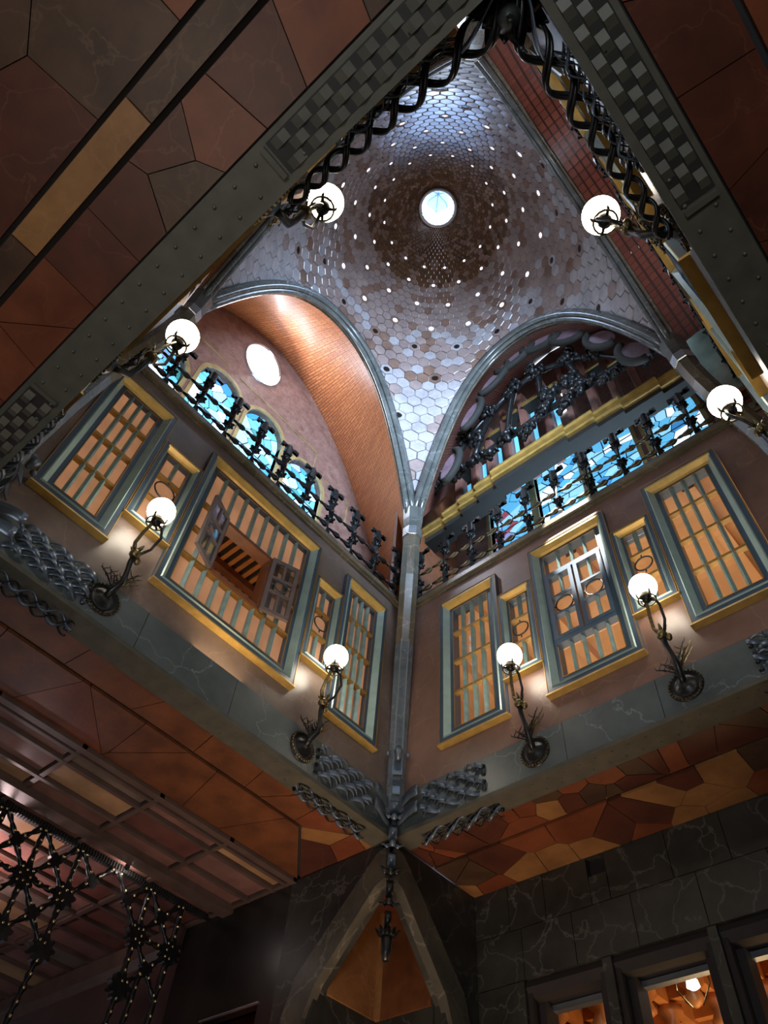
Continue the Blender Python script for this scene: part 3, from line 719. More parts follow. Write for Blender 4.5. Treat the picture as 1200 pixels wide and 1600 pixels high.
# dome tiles -------------------------------------------------
NT=64; rows=[.31]
while rows[-1]<3.1:
    r=rows[-1]; sl=1.12*r+(3.4*(r-2.1) if r>2.1 else 0); rows.append(r+.0850*r/math.sqrt(1+sl*sl))
def nearest(r): return min(range(len(rows)),key=lambda i:abs(rows[i]-r))
hole_rows={}
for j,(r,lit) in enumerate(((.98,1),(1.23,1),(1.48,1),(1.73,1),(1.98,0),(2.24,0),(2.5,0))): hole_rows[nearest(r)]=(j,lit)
def cell_pts(i,k,f=1.0,push=0,jit=0):
    """12 outline points of the hex cell"""
    da=2*PI/NT; a0=da*(k+(.5 if i%2 else 0)); r0=rows[i]
    rp=rows[i+1] if i+1<len(rows) else r0*1.05; rm=rows[i-1] if i>0 else r0*.93
    up=(r0-rm)*2/3; dn=(rp-r0)*2/3
    hexa=[(0,-up),(.5,-up/2),(.5,dn/2),(0,dn),(-.5,dn/2),(-.5,-up/2)]
    pts=[]
    for q in range(6):
        (u1,v1),(u2,v2)=hexa[q],hexa[(q+1)%6]; pts.append((u1,v1)); pts.append(((u1+u2)/2,(v1+v2)/2))
    C=dP(r0,a0); e=1e-3; n=(dP(r0+e,a0)-C).cross(dP(r0,a0+e)-C).normalized()
    if n.z>0: n=-n
    out=[]
    for u,v in pts:
        out.append(dP(r0+v*f,a0+u*f*da)+n*push)
    return out,C,n,a0,r0
def reclip(q,e):
    x=max(I-e,min(5-I+e,q.x)); y=max(-5+I-e,min(-I+e,q.y))
    if abs(x-q.x)+abs(y-q.y)<1e-6: return q
    return Vector((x,y,q.z+dz(math.hypot(x-CX,y-CY))-dz(math.hypot(q.x-CX,q.y-CY))))
back=MB(); tiles=[]; hole_caps=[]
for i in range(len(rows)-1):
    for k in range(NT):
        P,C,n,a0,r0=cell_pts(i,k)
        dx,dy=abs(C.x-CX),abs(C.y-CY)
        if max(dx,dy)>5/2-I+.13: continue
        hole=None
        if i in hole_rows:
            j,lit=hole_rows[i]; offs={0:1,1:3}[j%2]
            if k%4==offs: hole=lit
        if max(dx,dy)>5/2-I+.02: hole=None
        w_=2*PI*r0/NT
        if hole is None: back.add([p-n*.03 for p in P[::2]],[(0,1,2,3,4,5)])
        else:
            rr=w_*.29; t1=(Vector(P[1])-Vector(P[7])); 
            ex_=(dP(r0,a0+.01)-C).normalized(); ey=n.cross(ex_).normalized()
            def ringp(off,rad):
                res=[]
                for p in P:
                    d=(p-C); d=d-n*d.dot(n); d.normalize(); res.append(C+d*rad-n*off)
                return res
            A=[p-n*.03 for p in P]; B=ringp(.03,rr); D=ringp(.03+(.16 if hole else .16),rr*.92)
            back.add(A+B+D,[(q,(q+1)%12,12+(q+1)%12,12+q) for q in range(12)]+[(12+q,12+(q+1)%12,24+(q+1)%12,24+q) for q in range(12)])
            hole_caps.append((ringp(.0,rr*.98),hole))
        if max(dx,dy)>5/2-I+.03: continue
        tiles.append((i,k,hole,C))
for v_i,p in enumerate(back.v):
    back.v[v_i]=reclip(Vector(p),.09)
dome=tag(back.build('ceiling_dome',M['grout']),kind='structure')
M['hole']=glow('glowing_hole_cap',(240,236,248),1.6); M['holedark']=plain('dark_hole_cap',(26,20,18),.3)  # daylight and shade of the holes are put into these caps' colours
for P_,lit_ in hole_caps: MB().add(P_,[tuple(range(12))]).build('hole_cap',M['hole' if lit_ else 'holedark'],dome)
cp=camo.location
def px(C): return (2*PI*math.hypot(C.x-CX,C.y-CY)/NT)/(C-cp).length*(1 if (C.x<3.2 and C.y>-3.9) else .3)
vis=sorted(range(len(tiles)),key=lambda t:-px(tiles[t][3]))
single=set(vis[:300])
R2=random.Random(5)
stuff={}
def tile_geo(i,k,hole):
    t=R2.uniform(-.003,.003); f=.95
    O,C,n,a0,r0=cell_pts(i,k,.955,-.028); Mid,_,_,_,_=cell_pts(i,k,.955,.004+t); Tp,_,_,_,_=cell_pts(i,k,.86,.012+t)
    w_=2*PI*r0/NT
    if hole is None:
        O,Mid,Tp=O[::2],Mid[::2],Tp[::2]
        tilt=Vector((R2.uniform(-.03,.03),R2.uniform(-.03,.03),0))
        Mid=[p+n*((p-C).dot(tilt)) for p in Mid]; Tp=[p+n*((p-C).dot(tilt)) for p in Tp]
        V=O+Mid+Tp; F=[(q,(q+1)%6,6+(q+1)%6,6+q) for q in range(6)]+[(6+q,6+(q+1)%6,12+(q+1)%6,12+q) for q in range(6)]+[(12,13,14,15,16,17)]
        return V,F
    rr=w_*.28; B=[]
    for p in Tp:
        d=p-C; d=d-n*d.dot(n); d.normalize(); B.append(C+d*rr+n*.01)
    D=[p-n*.05 for p in B]
    V=O+Mid+B+D; F=[(q,(q+1)%12,12+(q+1)%12,12+q) for q in range(12)]+[(12+q,12+(q+1)%12,24+(q+1)%12,24+q) for q in range(12)]+[(24+q,24+(q+1)%12,36+(q+1)%12,36+q) for q in range(12)]
    return V,F
for t in range(len(tiles)):
    i,k,hole,C=tiles[t]; r=math.hypot(C.x-CX,C.y-CY); u=R2.random()
    if r>2.25: m='tile_g' if u<.9 else 'tile_b'
    elif r>1.75: m='tile_g' if u<.3 else 'tile_b' if u<.9 else 'tile_c'
    elif r>1.25: m='tile_b' if u<.75 else 'tile_c'
    else: m='tile_c' if u<.35 else 'tile_d'
    V,F=tile_geo(i,k,hole)
    V=[reclip(v,.05) for v in V]
    if t in single: MB().add(V,F).build('hexagonal_tile',M[m],dome)
    else: stuff.setdefault(m,MB()).add(V,F)
allm=MB(); me_off=[]
for m,mb in stuff.items(): me_off.append((m,len(mb.f))); allm.add(mb.v,mb.f)
o=allm.build('hexagonal_tile_field',M['tile_b'],dome); tag(o,kind='stuff')
o.data.materials.clear()
idx=0;fi=0
for q,(m,nf) in enumerate(me_off):
    o.data.materials.append(M[m])
    for f in range(fi,fi+nf): o.data.polygons[f].material_index=q
    fi+=nf
# lantern over the oculus
g=empty('roof_lantern',(CX,CY,16.31),0,'round glazed lantern over the bright opening at the crown of the dome','skylight')
mb=MB(); n=16
for rad0,z0,rad1,z1 in ((.31,.05,.28,.35),):
    V=[(rad0*math.cos(2*PI*q/n),rad0*math.sin(2*PI*q/n),z0) for q in range(n)]+[(rad1*math.cos(2*PI*q/n),rad1*math.sin(2*PI*q/n),z1) for q in range(n)]
    mb.add(V,[(q,(q+1)%n,n+(q+1)%n,n+q) for q in range(n)])
mb.build('drum',M['steel'],g)
for q in range(6):
    a=2*PI*q/6+.3; MB().tube([(.28*math.cos(a),.28*math.sin(a),.35),(.2*math.cos(a),.2*math.sin(a),.95),(0,0,1.15)],.014,6).build('lantern_rib',M['steel'],g)
M['skyglass']=glow('lantern_sky_glass',(170,200,245),1.1)
for q in range(6):
    a=2*PI*q/6+.3; b=a+2*PI/6
    V=[(.28*math.cos(a),.28*math.sin(a),.36),(.28*math.cos(b),.28*math.sin(b),.36),(.2*math.cos(b),.2*math.sin(b),.95),(.2*math.cos(a),.2*math.sin(a),.95),(0,0,1.15)]
    MB().add(V,[(0,1,2,3),(3,2,4)]).build('lantern_pane',M['skyglass'],g)
mb=MB().lathe([(.36,.0),(.42,-.03),(.42,.03),(.36,.06)],(0,0,0),24); g2=MB()
V=[];F=[];n=24
for rr_,zz_ in ((.30,-.02),(.34,-.06),(.36,-.02),(.31,.05)): V+=[(rr_*math.cos(2*PI*q/n),rr_*math.sin(2*PI*q/n),zz_) for q in range(n)]
for j in range(4):
    for q in range(n): F.append((j*n+q,j*n+(q+1)%n,((j+1)%4)*n+(q+1)%n,((j+1)%4)*n+q))
g2.add(V,F).build('oculus_ring',M['tile_g'],g,True)

# arch ribs -------------------------------------------------
def arch_curve(side,n=40):
    """(s,z) along the hall side at inset I"""
    out=[]; h=2.5-I
    for i in range(n+1):
        t=-h+2*h*i/n; r=math.hypot(h,t); out.append((2.5+t,dz(r)))
    return out
AL={'left':'left wall, framing the orange vault','right':'right wall, framing the ironwork gallery','front':'near left side, mostly behind the beam','rear':'near right side, seen edge-on'}
for side in walls:
    cv=arch_curve(side,44); g=empty('stone_arch',to_world(side,2.5,-I,12.0),0,'moulded grey stone arch carrying the dome over the %s'%AL[side],'arch','stone arches under the dome')
    L0=Vector(g.location)
    def mould(prof,name,m):
        V=[];F=[];np_=len(prof)
        for i,(s,z) in enumerate(cv):
            a=cv[max(0,i-1)]; b=cv[min(len(cv)-1,i+1)]; d=Vector((b[0]-a[0],b[1]-a[1])).normalized(); nn=Vector((d.y,-d.x)) # pointing down/in
            if nn.y>0 and i not in(0,): pass
            for (o_,y_) in prof:
                o_*=.8; y_*=.8
                ss,zz=s+nn.x*o_,z+nn.y*o_
                V.append(Vector(to_world(side,ss,y_-I,zz))-L0)
        for i in range(len(cv)-1):
            for k in range(np_): F.append((np_*i+k,np_*i+(k+1)%np_,np_*i+np_+(k+1)%np_,np_*i+np_+k))
        F+=[tuple(range(np_))[::-1],tuple(range(np_*(len(cv)-1),np_*len(cv)))]
        return MB().add(V,F).build(name,m,g,True)
    mould([(-.06,-.11),(.06,-.11),(.10,-.085),(.10,-.04),(.06,-.04),(-.06,-.04)],'front_roll',M['stone'])
    mould([(-.06,-.04),(.13,-.04),(.17,-.015),(.17,.03),(.13,.045),(-.06,.045)],'middle_roll',M['stone'])
    mould([(-.06,.045),(.10,.045),(.13,.07),(.12,.11),(-.06,.11)],'back_roll',M['stoneb'])

# ================================================================ NICHES
def quadstrip(A,B,name,m,parent=None,uvl=None,kind=None,thick=None):
    """surface between polylines A,B"""
    n=len(A); V=list(A)+list(B); F=[(i,i+1,n+i+1,n+i) for i in range(n-1)]
    mb=MB().add(V,F); uv=None
    la=[0]
    for i in range(n-1): la.append(la[-1]+(Vector(B[i+1])-Vector(B[i])).length)
    dep=(Vector(A[n//2])-Vector(B[n//2])).length
    uv=[(0,l) for l in la]+[(dep,l) for l in la]
    return mb.build(name,m,parent,True,uv)
# left niche: splayed brick vault
def left_back(n):
    out=[]
    for i in range(n+1):
        t=-4.35+8.7*i/n; out.append((-1.2,-2.8+t,14.82-.31*t*t))
    return out
n=48
front=[(.36,-5+s,z-.05) for s,z in arch_curve('left',n-8)]
front=[(.36,front[0][1]-.02,9.0),(.36,front[0][1]-.02,9.5),(.36,front[0][1],9.9),(.36,front[0][1],10.2)]+front+[(.36,front[-1][1],10.2),(.36,front[-1][1],9.9),(.36,front[-1][1]+.02,9.5),(.36,front[-1][1]+.02,9.0)]
bk=left_back(len(front)-1)
vault=quadstrip(front,bk,'ceiling_left_vault',M['vault']); tag(vault,kind='structure')
# ridge fillets running over the vault (brick courses that stand proud)
for q in range(0,len(front)-1):
    pass
def arched(cx,w_,zb,zt,n=12):
    r=w_/2; out=[(cx-r,zb),(cx+r,zb)]
    hh=.62*w_
    for i in range(n+1):
        a=PI*i/n; out.append((cx+r*math.cos(a),zt-hh+hh*math.sin(a)))
    return out
LW=[(-4.30,12.15),(-3.32,12.6),(-2.36,12.6),(-1.36,12.3)]
outer=[(p[1],p[2]) for p in bk if p[2]>9.0]
outer=[(outer[0][0],9.0)]+outer+[(outer[-1][0],9.0)]
holes=[arched(c,.80,9.55,zt)[::-1] for c,zt in LW]+[[(-2.85+.39*math.cos(2*PI*q/28),13.9+.60*math.sin(2*PI*q/28)) for q in range(28)]]
ty=poly_with_holes('wall_left_tympanum',outer,holes,lambda u,v:(-1.2,u,v),Vector((-.14,0,0)),M['tymp']); tag(ty,kind='structure')
# incised joint lines of the tympanum, built as thin raised fillets
for a,b in (((-4.2,12.95),(-3.35,12.95)),((-3.1,12.9),(-1.25,12.9)),((-1.25,12.9),(-1.25,12.3)),((-1.05,12.35),(-.35,12.35)),((-.35,12.35),(-.35,11.7))):
    MB().box((-1.2,a[0]-.008,min(a[1],b[1])-.008),(-1.188,b[0]+.008,max(a[1],b[1])+.008)).build('joint_fillet',M['edge'],ty)
def oculus():
    g=empty('window_oculus',(-1.22,-2.85,13.9),0,'bright round window in the left niche','window',kind='structure')
    V=[];F=[];n=32
    for r_,x_ in ((.42,.02),(.42,.045),(.39,.045),(.38,-.03)): V+=[(x_,r_*math.cos(2*PI*q/n),(r_+.2)*math.sin(2*PI*q/n)) for q in range(n)]
    for j in range(3):
        for q in range(n): F.append((j*n+q,j*n+(q+1)%n,(j+1)*n+(q+1)%n,(j+1)*n+q))
    MB().add(V,F).build('oculus_frame',M['steel'],g,True)
    MB().add([(.015,.39*math.cos(2*PI*q/n),.60*math.sin(2*PI*q/n)) for q in range(n)],[tuple(range(n))]).build('pane',M['ocul'],g)
oculus()
def stained(label,cx,w_,zb,zt,to3,seed,zvis=None):
    """leaded stained-glass light; to3(u,depth,v)"""
    rg=random.Random(seed); P=arched(cx,w_,zb,zt)
    wn[0]+=1; base=Vector(to3(cx,0,zb)); g=empty('window_%d'%wn[0],base,0,label,'window',kind='structure')
    cells=voronoi(P,66,rg)
    V=[Vector(to3(u,.10,v))-base for u,v in P]
    MB().add(V,[tuple(range(len(V)))]).build('leading',M['lead'],g)
    for c in cells:
        c=inset_poly(c,.011)
        if len(c)<3: continue
        u=rg.random(); cy=sum(p[1] for p in c)/len(c); cxx=sum(p[0] for p in c)/len(c)
        edge=cy>zt-.35
        k=(3 if u<.3 else 4 if u<.6 else 0) if edge else (0 if u<.38 else 1 if u<.74 else 2 if u<.93 else 5 if u<.95 else 3)
        if 'red' in label and cxx<cx and cy<zt-.5 and u>.45 : k=6 if u>.7 else 4
        A=[Vector(to3(p[0],.085,p[1]))-base for p in c]; B=[Vector(to3(p[0],.096,p[1]))-base for p in c]; m_=len(c)
        MB().add(A+B,[tuple(range(m_)),tuple(range(m_,2*m_))[::-1]]+[(i,(i+1)%m_,m_+(i+1)%m_,m_+i) for i in range(m_)]).build('pane',SG[k],g)
    # moulded reveal standing round the light
    O=[(cx+(u-cx)*1.16,v+(.07 if v>zt-.5 else 0)) for u,v in P]
    n_=len(P); V=[Vector(to3(u,-.03,v))-base for u,v in O]+[Vector(to3(u,-.035,v))-base for u,v in P]+[Vector(to3(u,.11,v))-base for u,v in P]+[Vector(to3(u,.0,v))-base for u,v in O]
    F=[]
    for i in range(1,n_):
        j=(i+1)%n_
        for q in range(3): F.append((q*n_+i,q*n_+j,(q+1)*n_+j,(q+1)*n_+i))
        F.append((3*n_+i,3*n_+j,j,i))
    MB().add(V,F).build('arched_reveal',M['edge'],g)
    # saddle bars
    for zz in [zb+.45+.5*q for q in range(int((zt-zb-.6)/.5))]:
        A=Vector(to3(cx-w_/2+.02,.07,zz))-base; B=Vector(to3(cx+w_/2-.02,.07,zz))-base; MB().tube([A,B],.008,5).build('saddle_bar',M['lead'],g)
names=['first','second','third','fourth']
for i,(c,zt) in enumerate(LW):
    stained('arched blue stained-glass window of the left niche, %s from the left'%names[i],c,.80,9.55,zt,lambda u,d,v:(-1.2-d,u,v),20+i)
# right niche
RWn=[(1.12,12.5),(2.04,12.85),(2.98,12.95),(3.98,12.45)]
holes=[arched(c,.80,9.55,zt)[::-1] for c,zt in RWn]
ty=poly_with_holes('wall_right_tympanum',[(-.05,9.0),(5.05,9.0),(5.05,13.6),(4.6,15.0),(3.6,16.0),(2.5,16.3),(1.4,16.0),(.4,15.0),(-.05,13.6)],holes,lambda u,v:(u,1.2,v),Vector((0,.14,0)),M['tymp']); tag(ty,kind='structure')
for i,(c,zt) in enumerate(RWn):
    stained('arched %s stained-glass window of the right niche, %s from the left'%('blue and red' if i==0 else 'pale blue',names[i]),c,.80,9.55,zt,lambda u,d,v:(u,1.2+d,v),40+i)
fr=[(s,.36,z-.04) for s,z in arch_curve('right',40)]
bkR=[]
for i in range(41):
    t=-2.55+5.1*i/40; bkR.append((2.5+t,1.2,16.3-.42*t*t))
fr2=[(s,-.36,z-.05) for s,z in arch_curve('right',40)]
v=quadstrip(fr2,bkR,'ceiling_right_vault',M['vaultpink']); tag(v,kind='structure')
for sx in(-.05,5.0):
    mb=MB().box((sx,-.30,9.0),(sx+.05,1.3,13.9)); tag(mb.build('wall_right_niche',M['wood'] if sx<0 else M['wall']),kind='structure')
# rear niche (beyond the near right beam): stepped brick courses
wn_r=empty('ceiling_rear_vault',(4.64,-2.5,12),0,kind='structure')
cvr=arch_curve('rear',40)
for j in range(6):
    g0=[];g1=[];g2_=[];g3=[]
    x0=4.66+j*.12; x1=x0+.118; lift=.10+j*.10
    A=[];B=[];C_=[]
    for s,z in cvr:
        sc_=1+lift*.06
        yy=-2.5+(s-2.5)*sc_*-1; zz=z+lift*.55
        A.append(Vector((x0,yy,zz-.02))-Vector(wn_r.location)); B.append(Vector((x1,yy,zz+.02))-Vector(wn_r.location)); C_.append(Vector((x1,yy*1.0,zz+.09))-Vector(wn_r.location))
    nA=len(A); o=MB().add(A+B+C_,[(i,i+1,nA+i+1,nA+i) for i in range(nA-1)]+[(nA+i,nA+i+1,2*nA+i+1,2*nA+i) for i in range(nA-1)])
    la=[0]
    for i in range(nA-1): la.append(la[-1]+(A[i+1]-A[i]).length)
    o.build('brick_course',M['vaultred'],wn_r,False,[(l,0.0) for l in la]+[(l,.058) for l in la]+[(l,.1) for l in la])
tag(MB().box((7.0,-5.3,9.0),(7.1,.3,16)).build('wall_rear_niche',M['tymp']),kind='structure')
mb=MB().box((4.62,.0,9.0),(7.1,.08,15)); o=mb.build('wall_rear_niche_end',M['vaultred'],None,False,[(0,0)]*8)
me=o.data; ul=me.uv_layers[0]
for l in me.loops:
    c=me.vertices[l.vertex_index].co; ul.data[l.index].uv=(c.x,c.z)
tag(o,kind='structure')
tag(MB().box((4.62,-5.2,9.0),(7.1,-5.12,15)).build('wall_rear_niche_start',M['tymp']),kind='structure')
tag(MB().box((4.7,-5.3,15.9),(7.1,.3,16)).build('ceiling_rear_niche',M['grout']),kind='structure')
# front niche (y<-5) closed
tag(MB().box((-.3,-6.6,9.0),(5.2,-6.5,16)).build('wall_front_niche',M['tymp']),kind='structure')
fr3=[(5-s,-4.66,z+.02) for s,z in arch_curve('front',30)]; bk3=[(5-s,-6.5,z+1.2) for s,z in arch_curve('front',30)]
tag(quadstrip(fr3,bk3,'ceiling_front_vault',M['vault']),kind='structure')
# glass cabinet and gilt window leaf at the end of the rear niche
g=empty('mirror_panel',(4.98,-.08,10.4),0,'greenish mirror panel leaning beside the right-hand corner post','mirror')
MB().box((-.3,-.02,-1.0),(.25,.0,.75)).build('mirror_glass',plain('green_mirror',(150,172,160),.25,.6,.35,3,0),g); rectloop(MB(),[(-.33,.28,-1.03,.78,-.0),(-.33,.28,-1.03,.78,-.04),(-.3,.25,-1.0,.75,-.04),(-.3,.25,-1.0,.75,.0)]).build('mirror_frame',M['wood'],g)

# ================================================================ GALLERY SCREEN IN THE RIGHT NICHE
g=empty('gallery_screen',(2.5,.3,11.2),0,'dark wooden gallery with stepped gilded mouldings, brown pillars and black ironwork under the right arch','gallery')
L0=Vector(g.location)
def loc(o,gg=None):
    gg=gg or g; l=Vector(gg.location)
    for v in o.data.vertices: v.co-=l
    o.parent=gg; return o
segs=[(-.05,.45,.36),(.45,.8,.31),(.8,1.15,.26),(1.15,1.5,.21),(1.5,2.75,.15),(2.75,3.2,.21),(3.2,3.6,.26),(3.6,4.15,.31),(4.15,5.0,.36)]
M['olive']=plain('dark_olive_beam',(26,25,20),.8,0,.2,5,.1)
for a,b,y in segs:
    loc(MB().box((a,y,10.98),(b,y+.26,11.26)).build('beam_step',M['olive']))
    loc(MB().prism([(y+.01,11.08),(y-.05,11.09),(y-.06,11.13),(y-.02,11.15),(y+.01,11.15)],'x',a-.01,b+.01).build('gilded_moulding',M['gold']))
    loc(MB().prism([(y+.01,11.20),(y-.07,11.23),(y-.08,11.28),(y+.01,11.30)],'x',a-.01,b+.01).build('gilded_moulding',M['gold']))
    loc(MB().box((a,y-.02,11.30),(b,y+.1,11.42)).build('top_board',M['goldrail']))
M['pillar']=plain('brown_pillar_wood',(124,84,72),.5,0,.2,5,.1)
pxs=[.62,.95,1.28,1.62,2.0,2.42,2.82,3.2,3.55,3.9]
def hz(x): return min(13.3,12.05+ (1.45-.5*abs(x-2.4)**1.5))
for i,x in enumerate(pxs):
    loc(MB().prism([(x-.07,.50),(x-.05,.44),(x+.05,.44),(x+.07,.50),(x+.07,.62),(x-.07,.62)],'z',11.28,hz(x)+.5).build('pillar',M['pillar']))
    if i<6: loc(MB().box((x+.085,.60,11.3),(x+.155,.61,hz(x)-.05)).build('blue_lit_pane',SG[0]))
    if i<9: 
        x2=pxs[i+1]; loc(MB().box((x+.05,.40,hz((x+x2)/2)-.1),(x2-.05,.60,hz((x+x2)/2)+.0)).build('header_board',M['olive']))
        loc(MB().box((x+.05,.37,hz((x+x2)/2)-.1),(x2-.05,.40,hz((x+x2)/2)-.04)).build('gilded_moulding',M['goldrail']))
M['pinkstone']=plain('pale_pink_stone',(160,118,106),.6,0,.2,3,.1)
for x,z in ((2.45,13.9),(2.6,14.5),(2.2,14.7)):
    loc(MB().box((x-.10,1.17,z-.2),(x+.12,1.195,z+.2)).build('bright_window_pane',M['ocul']))
# violet discs and black scalloped band following the arch
cvg=arch_curve('right',60)
for f_ in (.10,.22,.35,.48,.60,.72,.84,.93):
    s_,z_=cvg[int(f_*60)]; cx_=2.5+(s_-2.5)*.94; cz_=z_-.30
    d=Vector(cvg[min(60,int(f_*60)+2)])-Vector(cvg[max(0,int(f_*60)-2)]); d.normalize()
    V=[];n=18
    for yy in(-.20,-.17):
        for q in range(n):
            a=2*PI*q/n; u=.33*math.cos(a); v=.15*math.sin(a); V.append((cx_+d.x*u-d.y*v,yy,cz_+d.y*u+d.x*v))
    loc(MB().add(V,[tuple(range(n))[::-1],tuple(range(n,2*n))]+[(q,(q+1)%n,n+(q+1)%n,n+q) for q in range(n)]).build('lilac_disc',M['violet']))
    P=[]
    for q in range(9):
        a=PI+PI*q/8; u=.38*math.cos(a); v=.19*math.sin(a); P.append((cx_+d.x*u-d.y*v,-.21,cz_+d.y*u+d.x*v))
    loc(MB().tube(P,.06,7).build('scallop_rib',M['olive'],None,True))
rg=random.Random(3)
def bolt(mb,x,y,z,s=1,a=.6):
    mb.tube([(x-.07*s*math.cos(a),y-.03,z-.07*s*math.sin(a)),(x+.07*s*math.cos(a),y-.05,z+.07*s*math.sin(a))],.035*s,8)
    mb.tube([(x+.06*s*math.cos(a),y-.05,z+.06*s*math.sin(a)),(x+.09*s*math.cos(a),y-.05,z+.09*s*math.sin(a))],.055*s,8)
    mb.tube([(x-.06*s,y-.03,z+.05*s),(x+.03*s,y-.06,z-.03*s)],.03*s,6)
knots=[(.35,11.75),(.62,12.0),(.9,11.78),(1.2,11.95),(1.5,11.72),(1.85,11.95),(2.2,11.75),(2.55,12.0),(2.95,11.8),(3.3,11.95),(3.65,11.75),(4.0,11.95),(4.3,11.7),(1.1,12.75),(1.6,13.1),(2.1,13.35),(2.6,13.4),(3.1,13.1),(3.55,12.7),(2.7,12.45),(3.1,12.35),(1.35,12.45)]
for i,(x,z) in enumerate(knots):
    mb=MB()
    for q in range(5): bolt(mb,x+rg.uniform(-.13,.13),.08+rg.uniform(-.05,.03),z-.1+rg.uniform(-.13,.13),rg.uniform(.9,1.5),rg.uniform(-.6,1.8))
    loc(mb.build('iron_bolt_cluster',M['ironleaf'],None,True))
for a,b in ((0,1),(1,3),(3,5),(5,7),(7,9),(9,11),(11,12),(1,13),(3,14),(5,15),(7,16),(9,17),(11,18),(13,14),(14,15),(15,16),(16,17),(17,18),(7,19),(19,20),(20,9)):
    A,B=knots[a],knots[b]; m_=((A[0]+B[0])/2,(A[1]+B[1])/2-.10)
    P=[(A[0],.1,A[1]),(m_[0],.06,m_[1]),(B[0],.1,B[1])]
    loc(MB().tube([Vector(P[0]),Vector(P[0])*.5+Vector(P[1])*.5+Vector((0,0,-.02)),Vector(P[1]),Vector(P[1])*.5+Vector(P[2])*.5+Vector((0,0,-.02)),Vector(P[2])],[.07,.055,.045,.055,.07],7).build('iron_branch',M['ironleaf'],None,True))

# ================================================================ WALL LAMPS
lamp_tmpl=None
def make_lamp(side,s,label):
    global lamp_tmpl
    (ox,oy,oz),rz=wframe(side); p=to_world(side,s,0,6.04)
    if lamp_tmpl is None:
        g=empty('wall_lamp',p,rz)
        mb=MB().lathe([(.155,0),(.155,-.02),(.135,-.035),(.125,-.022),(.09,-.03),(.06,-.055),(.03,-.07)],(0,0,0),28,'y')
        mb.build('backplate',M['ironleaf'],g,True)
        mb=MB()
        for q in range(28):
            a=2*PI*q/28; mb.box((.145*math.cos(a)-.008,-.04,.145*math.sin(a)-.008),(.145*math.cos(a)+.008,-.02,.145*math.sin(a)+.008))
        mb.build('beaded_rim',M['bronze'],g)
        MB().tube([(0,-.04,.0),(.01,-.10,.06),(.03,-.17,.12),(.02,-.19,.22),(.0,-.20,.34),(0,-.21,.42)],[.032,.03,.026,.022,.024,.028],8).build('lower_arm',M['ironleaf'],g,True)
        MB().lathe([(.03,.40),(.05,.43),(.045,.46),(.03,.48)],(0,-.21,0),10).build('arm_knuckle',M['bronze'],g,True)
        MB().tube([(.02,-.21,.44),(.085,-.27,.54),(.10,-.33,.67),(.07,-.33,.78),(.0,-.30,.84)],[.014,.013,.013,.013,.014],7).build('upper_strand',M['ironleaf'],g,True)
        MB().ribbon([(-.02,-.2,.44),(-.05,-.22,.55),(-.04,-.25,.68),(-.02,-.28,.80)],(1,0,0),.03,.012).build('upper_strand',M['bronze'],g)
        mb=MB().lathe([(.02,.80),(.045,.82),(.05,.86),(.06,.90),(.035,.91)],(0,-.30,0),12)
        for q in range(4):
            a=PI/4+PI*q/2; mb.tube([(.04*math.cos(a),-.30+.04*math.sin(a),.83),(.085*math.cos(a),-.30+.085*math.sin(a),.83),(.09*math.cos(a),-.30+.09*math.sin(a),.88)],.011,6)
        mb.build('globe_holder',M['ironleaf'],g,True)
        mb=MB(); n=16; mb.tube([(.08*math.cos(2*PI*q/n),-.30+.08*math.sin(2*PI*q/n),.82) for q in range(n)],.008,6,closed=True); mb.build('holder_ring',M['bronze'],g,True)
        rr=random.Random(2)
        for k in range(7):
            a=rr.uniform(-1.6,1.6); h=rr.uniform(.1,.26); x0=rr.uniform(-.04,.04)
            P=[(x0,-.1,.08),(x0+.10*math.sin(a),-.12-.04*rr.random(),.08+h*.6),(x0+.17*math.sin(a),-.10-.06*rr.random(),.08+h)]
            mb=MB().tube(P,[.007,.006,.004],5)
            for t in range(6):
                f=.3+.12*t; q=Vector(P[0]).lerp(Vector(P[2]),f); sd=1 if t%2 else -1
                mb.tube([q,q+Vector((sd*.035,-.012,.025)),q+Vector((sd*.045,-.015,.05))],[.005,.005,.002],4)
            mb.build('leaf_sprig',M['bronze'] if k%2 else M['ironleaf'],g)
        mb=MB()
        for k in range(5):
            a=2*PI*k/5; leaf(mb,(0,-.21,.47),(math.cos(a),math.sin(a),.9),.09,.03,-.01,(0,-1,.1))
        mb.sphere((.05,-.2,.40),.03,8,6,(1,1,1.4)); mb.build('flower_bud',M['bronze'],g,True)
        MB().sphere((0,-.30,1.0),.128,28,18).build('globe',M['globe'],g,True)
        lamp_tmpl=g; 
    else:
        g=copy_tree(lamp_tmpl); g.location=p; g.rotation_euler=(0,0,rz)
    tag(g,label,'lamp','globe wall lamps of the hall')
make_lamp('left',5-3.72,'bronze wall lamp with a lit globe below the narrow window left of the open shutters')
make_lamp('left',5-1.36,'bronze wall lamp with a lit globe on the left wall nearest the far corner post')
make_lamp('right',1.74,'bronze wall lamp with a lit globe on the right wall nearest the far corner post')
make_lamp('right',3.25,'bronze wall lamp with a lit globe on the right wall, right of the closed casements')
make_lamp('front',5-1.76,'bronze wall lamp seen from below at the left arch, its globe beside blue stained glass')
make_lamp('front',5-3.3,'bronze wall lamp seen from below against the dome, nearest the left of the lit oculus')
make_lamp('rear',3.42,'bronze wall lamp seen from below at the right, in front of stepped brick vaulting')
make_lamp('rear',1.6,'bronze wall lamp at the right edge, in front of the right-hand corner post')

